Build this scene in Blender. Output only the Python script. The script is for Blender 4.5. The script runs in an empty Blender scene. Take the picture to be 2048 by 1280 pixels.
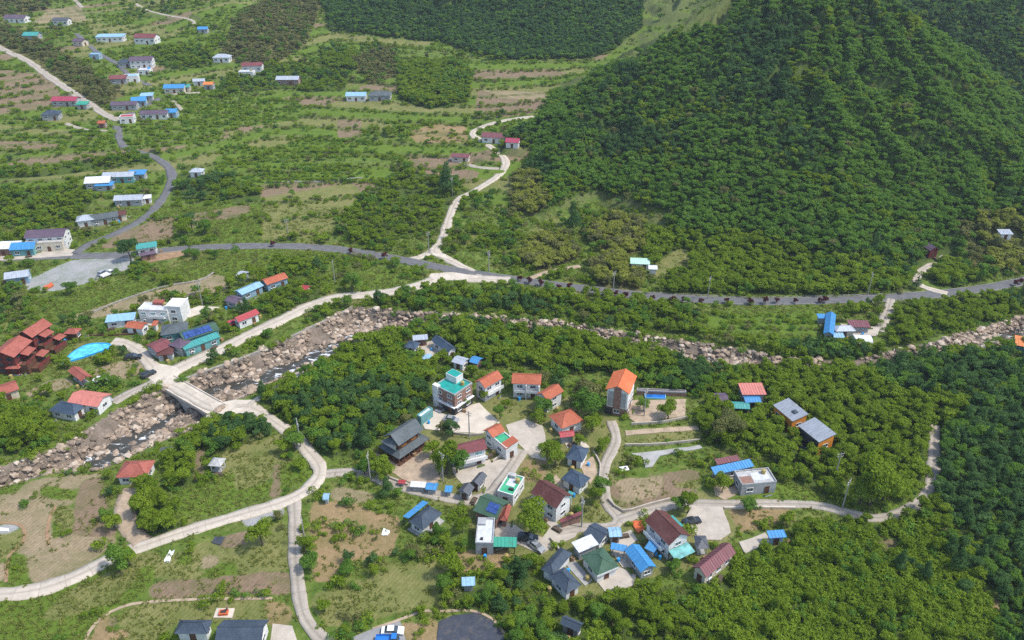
import bpy, math, random
import numpy as np
from mathutils import Vector

# ------------------------------------------------------------------ camera, sky, sun, exposure
SC = bpy.context.scene
COL = SC.collection
F, PITCH, CAMH = 1600.0, math.radians(30.0), 135.0        # focal length in px of a 2048 px wide frame
cam_d = bpy.data.cameras.new('camera'); cam = bpy.data.objects.new('camera', cam_d); COL.objects.link(cam)
cam.location = (0, 0, CAMH); cam.rotation_euler = (math.pi/2 - PITCH, 0, 0)
cam_d.sensor_width = 36.0; cam_d.lens = 36.0*F/2048; cam_d.clip_end = 6000; cam_d.clip_start = 1.0
SC.camera = cam
SUN_EL, SUN_AZ = math.radians(58), math.radians(-10)       # azimuth measured from +X (camera right) towards +Y
W = bpy.data.worlds.new('World'); SC.world = W; W.use_nodes = True
wn = W.node_tree.nodes; sky = wn.new('ShaderNodeTexSky'); sky.sky_type = 'NISHITA'; sky.sun_disc = False
sky.sun_elevation = SUN_EL; sky.sun_rotation = math.radians(90) - SUN_AZ
sky.air_density = 1.2; sky.dust_density = 2.0; sky.altitude = 200
W.node_tree.links.new(sky.outputs[0], wn['Background'].inputs[0]); wn['Background'].inputs[1].default_value = 0.15
sun_d = bpy.data.lights.new('sun', 'SUN'); sun_d.energy = 2.4; sun_d.angle = math.radians(5); sun_d.color = (1.0, 0.95, 0.86)
sun = bpy.data.objects.new('sun', sun_d); COL.objects.link(sun); sun.location = (200, 0, 400)
tosun = Vector((math.cos(SUN_EL)*math.cos(SUN_AZ), math.cos(SUN_EL)*math.sin(SUN_AZ), math.sin(SUN_EL)))
sun.rotation_euler = (-tosun).to_track_quat('-Z', 'Y').to_euler()
vs = SC.view_settings; vs.view_transform = 'Standard'; vs.look = 'None'; vs.gamma = 1.0; vs.exposure = 0.82
try: vs.use_curve_mapping = False
except Exception: pass
cy = SC.cycles
cy.max_bounces = 5; cy.diffuse_bounces = 3; cy.glossy_bounces = 2; cy.transmission_bounces = 2; cy.transparent_max_bounces = 4; cy.volume_bounces = 0
cy.use_denoising = False
cy.caustics_reflective = False; cy.caustics_refractive = False
rng = np.random.default_rng(7); random.seed(7)

# ------------------------------------------------------------------ materials
MATS = {}
def nodes(name):
    m = bpy.data.materials.new(name); m.use_nodes = True
    nt = m.node_tree; b = nt.nodes['Principled BSDF']; MATS[name] = m
    return m, nt, b
def N(nt, t, **kw):
    n = nt.nodes.new(t)
    for k, v in kw.items():
        if hasattr(n, k): setattr(n, k, v)
        else: n.inputs[k].default_value = v
    return n
def L(nt, a, b): nt.links.new(a, b)
def mixc(nt, fac, a, b, mode='MIX'):
    n = nt.nodes.new('ShaderNodeMix'); n.data_type = 'RGBA'; n.blend_type = mode
    if isinstance(fac, (int, float)): n.inputs[0].default_value = fac
    else: L(nt, fac, n.inputs[0])
    for i, v in ((6, a), (7, b)):
        if isinstance(v, tuple): n.inputs[i].default_value = (*v, 1)
        else: L(nt, v, n.inputs[i])
    return n.outputs[2]
def ramp(nt, src, stops):
    r = nt.nodes.new('ShaderNodeValToRGB'); e = r.color_ramp.elements
    while len(e) < len(stops): e.new(0.5)
    for el, (p, c) in zip(e, stops):
        el.position = p; el.color = (*c, 1) if isinstance(c, tuple) else (c, c, c, 1)
    L(nt, src, r.inputs[0]); return r.outputs[0]
def noise(nt, scale, detail=4, coord=None, rough=0.6, dist=0.0):
    n = N(nt, 'ShaderNodeTexNoise', Scale=scale, Detail=detail, Roughness=rough, Distortion=dist)
    if coord is not None: L(nt, coord, n.inputs['Vector'])
    return n.outputs[0]
def wpos(nt): return nt.nodes.new('ShaderNodeNewGeometry').outputs['Position']
def bump(nt, b, h, strength=0.3, dist=0.05):
    n = N(nt, 'ShaderNodeBump', Strength=strength, Distance=dist); L(nt, h, n.inputs['Height']); L(nt, n.outputs[0], b.inputs['Normal'])

def paint(name, col, rough=0.7, var=0.35, scale=0.9, stain=(0.10, 0.085, 0.07), stain_amt=0.35, spec=0.3, metallic=0.0):
    """painted, rendered or concrete surface with blotches, streaks and grime"""
    if name in MATS: return MATS[name]
    m, nt, b = nodes(name); p = wpos(nt)
    lo = tuple(c*(1-var) for c in col); hi = tuple(min(1, c*(1+var*0.45)) for c in col)
    c1 = ramp(nt, noise(nt, scale, 6, p), [(0.3, lo), (0.7, hi)])
    st = ramp(nt, noise(nt, scale*0.45, 8, p, 0.7, 0.6), [(0.5, 0.0), (0.75, stain_amt)])
    c2 = mixc(nt, st, c1, stain)
    L(nt, c2, b.inputs['Base Color']); b.inputs['Roughness'].default_value = rough; b.inputs['Specular IOR Level'].default_value = spec
    b.inputs['Metallic'].default_value = metallic
    bump(nt, b, noise(nt, 9, 4, p), 0.2, 0.03)
    return m
def tile(name, col, dark, cell=(0.34, 0.42), rough=0.75, var=0.5):
    """roof covering laid in courses: every tile its own tone, lichen and fading over it (UV in metres)"""
    if name in MATS: return MATS[name]
    m, nt, b = nodes(name); p = wpos(nt)
    uv = N(nt, 'ShaderNodeUVMap')
    br = N(nt, 'ShaderNodeTexBrick'); L(nt, uv.outputs[0], br.inputs['Vector'])
    br.inputs['Scale'].default_value = 1.0; br.inputs['Brick Width'].default_value = cell[0]; br.inputs['Row Height'].default_value = cell[1]
    br.inputs['Mortar Size'].default_value = 0.03; br.inputs['Mortar Smooth'].default_value = 0.4
    lo = tuple(a*(1-var)+d*var for a, d in zip(col, dark))
    br.inputs['Color1'].default_value = (*col, 1); br.inputs['Color2'].default_value = (*lo, 1); br.inputs['Mortar'].default_value = (*dark, 1)
    big = ramp(nt, noise(nt, 0.7, 6, p, 0.65), [(0.35, 0.0), (0.7, 0.55)])
    c = mixc(nt, big, br.outputs['Color'], lo)
    fade = ramp(nt, noise(nt, 0.32, 5, p), [(0.45, 0.0), (0.7, 0.28)])
    c = mixc(nt, fade, c, tuple(min(1, x*1.25+0.05) for x in col))
    L(nt, c, b.inputs['Base Color']); b.inputs['Roughness'].default_value = rough; b.inputs['Specular IOR Level'].default_value = 0.25
    bump(nt, b, br.outputs['Fac'], -0.5, 0.04)
    return m
def metal_roof(name, col, rough=0.5, var=0.25):
    """painted sheet roof: faded, streaked down the slope, some rust"""
    if name in MATS: return MATS[name]
    m, nt, b = nodes(name); p = wpos(nt); uv = N(nt, 'ShaderNodeUVMap')
    mp = N(nt, 'ShaderNodeMapping'); mp.inputs['Scale'].default_value = (1.6, 0.16, 1); L(nt, uv.outputs[0], mp.inputs[0])
    lo = tuple(c*(1-var) for c in col); hi = tuple(min(1, c*1.12+0.02) for c in col)
    c1 = ramp(nt, noise(nt, 1.6, 5, mp.outputs[0]), [(0.3, lo), (0.7, hi)])
    r = ramp(nt, noise(nt, 0.6, 8, p, 0.75, 0.4), [(0.52, 0.0), (0.75, 0.55)])
    c2 = mixc(nt, r, c1, (0.12, 0.08, 0.06))
    L(nt, c2, b.inputs['Base Color']); b.inputs['Roughness'].default_value = rough; b.inputs['Specular IOR Level'].default_value = 0.35
    wv = N(nt, 'ShaderNodeTexWave'); wv.bands_direction = 'X'; wv.inputs['Scale'].default_value = 1.1; L(nt, uv.outputs[0], wv.inputs['Vector'])
    bump(nt, b, wv.outputs[0], 0.35, 0.03)
    return m
def flat(name, col, rough=0.6, spec=0.3, metallic=0.0):
    if name in MATS: return MATS[name]
    m, nt, b = nodes(name)
    c = ramp(nt, noise(nt, 2.5, 4, wpos(nt)), [(0.3, tuple(x*0.82 for x in col)), (0.7, tuple(min(1, x*1.1) for x in col))])
    L(nt, c, b.inputs['Base Color']); b.inputs['Roughness'].default_value = rough
    b.inputs['Specular IOR Level'].default_value = spec; b.inputs['Metallic'].default_value = metallic
    return m

tile('tile_orange', (0.41, 0.122, 0.066), (0.24, 0.06, 0.03)); tile('tile_bright', (0.56, 0.155, 0.06), (0.38, 0.08, 0.03))
tile('tile_brick', (0.36, 0.105, 0.075), (0.15, 0.045, 0.035)); tile('tile_brown', (0.12, 0.042, 0.036), (0.05, 0.02, 0.02))
tile('tile_maroon', (0.20, 0.06, 0.065), (0.09, 0.03, 0.035)); tile('tile_slate', (0.055, 0.078, 0.11), (0.025, 0.034, 0.05))
tile('tile_navy', (0.05, 0.082, 0.128), (0.022, 0.034, 0.055)); tile('tile_grey', (0.105, 0.125, 0.135), (0.04, 0.05, 0.055))
tile('tile_green', (0.055, 0.12, 0.075), (0.028, 0.055, 0.038)); tile('tile_purple', (0.12, 0.085, 0.125), (0.06, 0.04, 0.06))
metal_roof('metal_blue', (0.045, 0.235, 0.49)); metal_roof('metal_lightblue', (0.25, 0.43, 0.57)); metal_roof('metal_teal', (0.05, 0.29, 0.27))
metal_roof('metal_green', (0.03, 0.29, 0.20)); metal_roof('metal_grey', (0.36, 0.40, 0.46)); metal_roof('metal_white', (0.60, 0.62, 0.64))
metal_roof('metal_red', (0.36, 0.035, 0.045)); metal_roof('metal_pink', (0.52, 0.18, 0.145)); metal_roof('metal_dark', (0.07, 0.08, 0.10))
metal_roof('metal_orange', (0.62, 0.20, 0.05)); metal_roof('metal_maroon', (0.17, 0.055, 0.065)); metal_roof('metal_magenta', (0.33, 0.04, 0.085))
metal_roof('metal_slate', (0.25, 0.28, 0.325)); metal_roof('metal_mint', (0.42, 0.66, 0.52))
paint('deck_teal', (0.01, 0.29, 0.25), 0.6, 0.3); paint('deck_green', (0.05, 0.38, 0.20), 0.6, 0.3); paint('deck_grey', (0.42, 0.42, 0.41)); paint('deck_white', (0.54, 0.56, 0.58), 0.6, 0.2)
paint('wall_white', (0.66, 0.66, 0.65), 0.8, 0.16); paint('wall_cream', (0.56, 0.50, 0.40), 0.85, 0.2); paint('wall_grey', (0.33, 0.34, 0.35), 0.85, 0.25)
paint('wall_brick', (0.26, 0.15, 0.115), 0.9, 0.4, 2.0); paint('wall_wood', (0.12, 0.055, 0.03), 0.75, 0.45, 2.2); paint('wall_red', (0.17, 0.028, 0.025), 0.8, 0.4)
paint('wall_orange', (0.62, 0.24, 0.03), 0.7, 0.15); paint('wall_blue', (0.24, 0.36, 0.46), 0.7, 0.2); paint('wall_dark', (0.035, 0.035, 0.04), 0.7, 0.3)
paint('wall_teal', (0.13, 0.32, 0.33), 0.7, 0.25); paint('trim_white', (0.68, 0.68, 0.67), 0.6, 0.12); paint('trim_dark', (0.04, 0.035, 0.035), 0.6, 0.3)
paint('concrete', (0.43, 0.38, 0.32), 0.9, 0.22, 0.35, (0.22, 0.19, 0.155), 0.6)
paint('concrete_pale', (0.53, 0.468, 0.39), 0.9, 0.2, 0.35, (0.33, 0.27, 0.20), 0.6); paint('concrete_grey', (0.34, 0.335, 0.325), 0.9, 0.25, 0.4, (0.15, 0.14, 0.12), 0.6)
paint('asphalt', (0.125, 0.125, 0.13), 0.92, 0.25, 0.4, (0.15, 0.14, 0.13), 0.4); paint('gravel_tan', (0.39, 0.30, 0.215), 0.95, 0.3, 0.6, (0.24, 0.19, 0.12), 0.6)
paint('gravel_grey', (0.25, 0.25, 0.25), 0.95, 0.2, 0.5, (0.17, 0.16, 0.13), 0.5); paint('soil_pad', (0.30, 0.19, 0.11), 0.95, 0.35, 0.6, (0.16, 0.14, 0.06), 0.7)
paint('road_line', (0.30, 0.295, 0.27), 0.8, 0.25, 2.0); paint('black_sheet', (0.05, 0.056, 0.072), 0.45, 0.3, 0.8, (0.16, 0.13, 0.09), 0.7)
paint('stone_wall', (0.30, 0.275, 0.24), 0.95, 0.45, 1.2, (0.08, 0.10, 0.05), 0.6); paint('timber_pole', (0.30, 0.29, 0.275), 0.9, 0.2)
def slabs(name, col, dark):
    m, nt, b = nodes(name); p = wpos(nt); uv = N(nt, 'ShaderNodeUVMap')
    br = N(nt, 'ShaderNodeTexBrick'); br.offset = 0.0; L(nt, uv.outputs[0], br.inputs['Vector']); br.inputs['Scale'].default_value = 1.0; br.inputs['Brick Width'].default_value = 9.0; br.inputs['Row Height'].default_value = 5.0; br.inputs['Mortar Size'].default_value = 0.05
    br.inputs['Color1'].default_value = (*col, 1); br.inputs['Color2'].default_value = (*[c*.84 for c in col], 1); br.inputs['Mortar'].default_value = (*dark, 1)
    c = mixc(nt, ramp(nt, noise(nt, 0.5, 8, p, 0.75, 0.5), [(0.42, 0.0), (0.72, 0.65)]), br.outputs['Color'], dark)
    su = N(nt, 'ShaderNodeSeparateXYZ'); L(nt, uv.outputs[0], su.inputs[0]); ab = N(nt, 'ShaderNodeMath', operation='ABSOLUTE'); L(nt, su.outputs[0], ab.inputs[0])
    wt = ramp(nt, ab.outputs[0], [(0.18, 0.42), (0.5, 0.0)]); c = mixc(nt, wt, c, dark)
    tr = ramp(nt, noise(nt, 1.1, 5, p, 0.7), [(0.4, 0.0), (0.62, 0.5)]); c = mixc(nt, tr, c, tuple(x*.72 for x in col))
    L(nt, c, b.inputs['Base Color']); b.inputs['Roughness'].default_value = 0.92; b.inputs['Specular IOR Level'].default_value = 0.2; bump(nt, b, noise(nt, 6, 4, p), 0.25, 0.03)
slabs('lane', (0.42, 0.372, 0.315), (0.19, 0.165, 0.13)); slabs('lane_pale', (0.54, 0.478, 0.40), (0.26, 0.22, 0.17))
flat('rubber', (0.02, 0.02, 0.02), 0.8); flat('rim', (0.45, 0.45, 0.46), 0.35, 0.5, 0.8); flat('lamp_glass', (0.8, 0.8, 0.78), 0.2, 0.5)
flat('car_white', (0.78, 0.78, 0.77), 0.25, 0.6); flat('car_black', (0.02, 0.022, 0.026), 0.22, 0.6); flat('car_silver', (0.42, 0.43, 0.45), 0.28, 0.6, 0.4)
flat('car_blue', (0.02, 0.16, 0.50), 0.3, 0.6); flat('car_red', (0.42, 0.03, 0.05), 0.3, 0.6); flat('tarp_blue', (0.03, 0.31, 0.68), 0.5); flat('tarp_teal', (0.0, 0.40, 0.34), 0.5)
flat('tarp_lightblue', (0.22, 0.55, 0.78), 0.5); flat('tarp_white', (0.75, 0.76, 0.77), 0.55); flat('tarp_red', (0.40, 0.06, 0.03), 0.6); flat('plastic_orange', (0.55, 0.12, 0.04), 0.6)
flat('tank_yellow', (0.33, 0.26, 0.09), 0.5); flat('crate_wood', (0.30, 0.19, 0.10), 0.8)
def glass_mat(name, col, rough=0.12):
    m, nt, b = nodes(name)
    c = ramp(nt, noise(nt, 0.8, 3, wpos(nt)), [(0.35, col), (0.7, tuple(min(1, x*1.9+0.01) for x in col))])
    L(nt, c, b.inputs['Base Color']); b.inputs['Roughness'].default_value = rough; b.inputs['Specular IOR Level'].default_value = 0.6
glass_mat('pane', (0.03, 0.04, 0.05)); glass_mat('pane_teal', (0.10, 0.26, 0.25), 0.2); glass_mat('solar', (0.018, 0.045, 0.16), 0.2)
glass_mat('pool_blue', (0.01, 0.10, 0.36), 0.06); glass_mat('pool_light', (0.06, 0.34, 0.60), 0.1)

# ------------------------------------------------------------------ terrain raster (1 m cells)
GX0, GY0, NX, NY = -660.0, 30.0, 1321, 1121
gx = GX0 + np.arange(NX); gy = GY0 + np.arange(NY); X, Y = np.meshgrid(gx, gy)
def vnoise(x, y, seed):
    r = np.random.default_rng(seed); T = r.random((256, 256))
    xi = np.floor(x).astype(int); yi = np.floor(y).astype(int); fx = x-xi; fy = y-yi
    fx = fx*fx*(3-2*fx); fy = fy*fy*(3-2*fy)
    a = T[yi % 256, xi % 256]; b = T[yi % 256, (xi+1) % 256]; c = T[(yi+1) % 256, xi % 256]; d = T[(yi+1) % 256, (xi+1) % 256]
    return (a*(1-fx)+b*fx)*(1-fy)+(c*(1-fx)+d*fx)*fy
def fbm(x, y, sc, seed, octv=4):
    s, a, t = 0, 1.0, 0
    for i in range(octv):
        s = s + a*vnoise(x/sc*(2**i)+i*17.3, y/sc*(2**i)+i*9.1, seed+i); t += a; a *= 0.5
    return s/t
def sstep(a, b, x):
    t = np.clip((x-a)/(b-a), 0, 1); return t*t*(3-2*t)
def ridge(pts, k):
    """height of a ridge line: falls off on both sides with slope k"""
    out = np.full(X.shape, -1e3)
    for (x0, y0, z0), (x1, y1, z1) in zip(pts[:-1], pts[1:]):
        dx, dy = x1-x0, y1-y0; t = np.clip(((X-x0)*dx+(Y-y0)*dy)/(dx*dx+dy*dy), 0, 1)
        d = np.hypot(X-(x0+t*dx), Y-(y0+t*dy))
        out = np.maximum(out, z0+t*(z1-z0)-k*d)
    return out
fb = fbm(X, Y, 60, 11); fb2 = fbm(X, Y, 18, 21)
valley = 0.07*np.maximum(0, Y-290) + 0.14*np.maximum(0, Y-620) + (fb-0.5)*2.0*(1-.55*sstep(280, 380, Y)) + (fbm(X, Y, 170, 15, 2)-0.5)*5.0*sstep(280, 420, Y)
valley += 0.10*np.maximum(0, -X-130)*sstep(300, 420, Y)*0.6
valley += 0.16*np.maximum(0, X-108)*(1-sstep(200, 235, Y)) - 1.2*sstep(150, 110, Y)*0
# terraces on the far slope
wob = valley + (fb2-0.5)*0.25; stp = 1.2; q = wob/stp; fr = q-np.floor(q)
terr = (np.floor(q)+sstep(0.86, 1.0, fr))*stp
tm = sstep(295, 330, Y)*(1-sstep(40, 90, X-(Y-330)*0.10))*(1-sstep(640, 760, Y))
valley = valley*(1-tm)+terr*tm
jx = X; 
m1 = np.maximum.reduce([
    ridge([(-18, 372, 6), (9, 402, 17), (52, 418, 39), (115, 432, 63), (150, 430, 92), (175, 402, 79), (200, 370, 48), (212, 322, 28), (216, 285, 6)], 0.66),
    ridge([(52, 415, 38), (32, 365, 24), (15, 325, 8)], 0.62), ridge([(115, 430, 62), (98, 372, 44), (78, 305, 12)], 0.62),
    ridge([(150, 430, 96), (142, 352, 52), (128, 284, 12)], 0.62), ridge([(168, 408, 86), (178, 345, 42), (176, 284, 8)], 0.62),
    ridge([(150, 430, 96), (200, 520, 60)], 0.62)])
m2 = np.maximum.reduce([ridge([(140, 740, 70), (220, 690, 118), (330, 640, 135), (440, 540, 120), (600, 470, 100)], 0.55),
    ridge([(260, 670, 122), (282, 570, 62), (300, 490, 16)], 0.62), ridge([(350, 630, 132), (352, 540, 80), (365, 450, 22)], 0.62)])
h3 = np.maximum.reduce([ridge([(-150, 700, 40), (-70, 690, 72), (30, 690, 84), (110, 690, 74)], 0.5), ridge([(-30, 690, 76), (-25, 610, 36), (-20, 570, 18)], 0.55),
    ridge([(60, 690, 80), (62, 620, 45), (60, 575, 22)], 0.55)])
h4 = ridge([(-330, 800, 90), (-210, 640, 45), (-160, 540, 20)], 0.28)
mound = np.maximum.reduce([m1, m2, h3]); M2M = (m2 >= np.maximum(m1, h3)).astype(float)
def gully(cx, cy_, per, ph):
    th = np.arctan2(X-cx, cy_-Y); rr = np.hypot(X-cx, Y-cy_); q = th*5.2*per+ph+(fb-0.5)*4.5+(fb2-0.5)*1.2
    return np.abs(2*(q-np.floor(q))-1)
gl = np.where(m1 >= np.maximum(m2, h3), gully(150, 450, 1.0, .2), gully(300, 720, 1.3, .5))
mound = mound-6.5*(1-gl)**1.3*(0.2+1.6*fb2)*sstep(2, 25, mound-valley)
H0 = np.logaddexp(valley/3.0, (mound+(fb-0.5)*12+(fb2-0.5)*7)/3.0)*3.0
H0 = np.logaddexp(H0/4, h4/4)*4
H0[Y < 60] = H0[np.argmin(abs(gy-60))][None, :].repeat((gy < 60).sum(), 0).reshape(-1)
MOUNT = sstep(1.0, 6.0, mound-valley)
def samp(A, x, y):
    u = np.clip(np.asarray(x, float)-GX0, 0, NX-1.001); v = np.clip(np.asarray(y, float)-GY0, 0, NY-1.001)
    i = u.astype(int); j = v.astype(int); fx = u-i; fy = v-j
    return (A[j, i]*(1-fx)+A[j, i+1]*fx)*(1-fy)+(A[j+1, i]*(1-fx)+A[j+1, i+1]*fx)*fy
CP, SP = math.cos(PITCH), math.sin(PITCH)
TS = np.concatenate([np.linspace(120, 420, 1501), np.linspace(420.4, 1300, 1800)])
def at(px, py, dz=0.0, A=None):
    """the point of the land seen at a place of the survey photograph, dz metres above the ground"""
    A = H0 if A is None else A
    u, v = (px-1024)/F, (py-640)/F
    d = np.array([u, CP-v*SP, -SP-v*CP])
    z = CAMH+TS*d[2]; g = samp(A, TS*d[0], TS*d[1])+dz
    k = int(np.argmax(z <= g)); k = max(k, 1)
    if z[k] > g[k]: k = len(TS)-1
    e0, e1 = z[k-1]-g[k-1], z[k]-g[k]; f = e0/(e0-e1) if e0 != e1 else 0
    t = TS[k-1]+f*(TS[k]-TS[k-1])
    return np.array([t*d[0], t*d[1], CAMH+t*d[2]])
def ats(pts, dz=0.0): return np.array([at(px, py, dz) for px, py in pts])
def project(x, y, z):
    dx, dy, dz = x, y, z-CAMH
    dep = dy*CP-dz*SP; up = dy*SP+dz*CP
    return 1024+F*dx/dep, 640-F*up/dep, dep
def inpoly(poly, x, y):
    r = np.zeros(np.shape(x), bool); n = len(poly)
    for i in range(n):
        x0, y0 = poly[i][:2]; x1, y1 = poly[(i+1) % n][:2]
        if y0 == y1: continue
        r ^= ((y0 > y) != (y1 > y)) & (x < (x1-x0)*(y-y0)/(y1-y0)+x0)
    return r
def box_of(poly, m=0):
    p = np.asarray(poly)[:, :2]
    i0 = max(0, int(p[:, 0].min()-GX0-m)); i1 = min(NX, int(p[:, 0].max()-GX0+m)+2)
    j0 = max(0, int(p[:, 1].min()-GY0-m)); j1 = min(NY, int(p[:, 1].max()-GY0+m)+2)
    return slice(j0, j1), slice(i0, i1)
def polydist(poly, x, y):
    out = np.full(np.shape(x), 1e9); n = len(poly)
    for i in range(n):
        x0, y0 = poly[i][:2]; x1, y1 = poly[(i+1) % n][:2]; dx, dy = x1-x0, y1-y0; l = dx*dx+dy*dy
        if l < 1e-9: continue
        t = np.clip(((x-x0)*dx+(y-y0)*dy)/l, 0, 1); out = np.minimum(out, np.hypot(x-x0-t*dx, y-y0-t*dy))
    return out
def smoothline(P, step=1.5):
    P = np.asarray(P, float); out = []
    Q = np.vstack([2*P[0]-P[1], P, 2*P[-1]-P[-2]])
    for i in range(1, len(Q)-2):
        n = max(2, int(np.linalg.norm(Q[i+1, :2]-Q[i, :2])/step)); t = np.linspace(0, 1, n, endpoint=False)[:, None]
        a, b, c, d = Q[i-1], Q[i], Q[i+1], Q[i+2]
        out.append(0.5*((2*b)+(-a+c)*t+(2*a-5*b+4*c-d)*t*t+(-a+3*b-3*c+d)*t**3))
    out.append(P[-1:]); return np.vstack(out)

# ------------------------------------------------------------------ land cover
NORTH = [(2060, 625), (1960, 655), (1870, 685), (1700, 722), (1540, 714), (1480, 697), (1400, 686), (1290, 672), (1200, 657), (1110, 642), (1000, 635), (900, 627), (800, 622), (705, 614), (640, 645), (560, 683), (480, 717), (400, 744), (345, 766), (300, 788), (240, 815), (190, 850), (130, 890), (60, 915), (0, 935), (-120, 965)]
SOUTH = [(-120, 1010), (0, 975), (90, 948), (200, 938), (300, 892), (400, 852), (425, 832), (455, 806), (520, 778), (600, 737), (680, 706), (740, 680), (830, 656), (930, 645), (1020, 660), (1130, 664), (1220, 679), (1300, 700), (1400, 722), (1500, 738), (1600, 736), (1760, 731), (1900, 708), (1990, 690), (2060, 676)]
RIVER = ats(NORTH+SOUTH)
H = H0.copy()
sl = box_of(RIVER, 4); xs, ys = X[sl], Y[sl]
inr = inpoly(RIVER, xs, ys); dr = polydist(RIVER, xs, ys)
depth = np.interp(xs, [-110, -40, 10, 200], [4.2, 3.8, 2.6, 2.2])
RIVM = np.zeros(X.shape, bool); RIVM[sl] = inr
bedn = (fbm(xs, ys, 9, 41, 3)-0.5)*1.5
H[sl] = np.where(inr, H0[sl]-(depth+bedn*sstep(2, 5, dr))*sstep(0, 3.2, dr), H[sl])
CHAN = ats([(-120, 985), (0, 958), (110, 935), (180, 912), (232, 868), (290, 838), (335, 812), (385, 785), (430, 758), (520, 740), (600, 702), (660, 680), (760, 652), (860, 640), (1000, 645), (1150, 655), (1300, 690), (1420, 715), (1500, 730), (1700, 722), (1880, 700), (1990, 672), (2060, 650)])
CHAN = smoothline(CHAN, 2.0); dch = np.full(xs.shape, 1e9)
for q in range(0, len(CHAN)): dch = np.minimum(dch, np.hypot(xs-CHAN[q, 0], ys-CHAN[q, 1]))
H[sl] -= np.where(inr, 0.75*(1-sstep(1.5, 5.5, dch+(fbm(xs, ys, 6, 45, 2)-.5)*6))*sstep(1, 4, dr), 0)
CLS = np.zeros(X.shape, np.int8); CLS[MOUNT > 0.5] = 1
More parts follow.
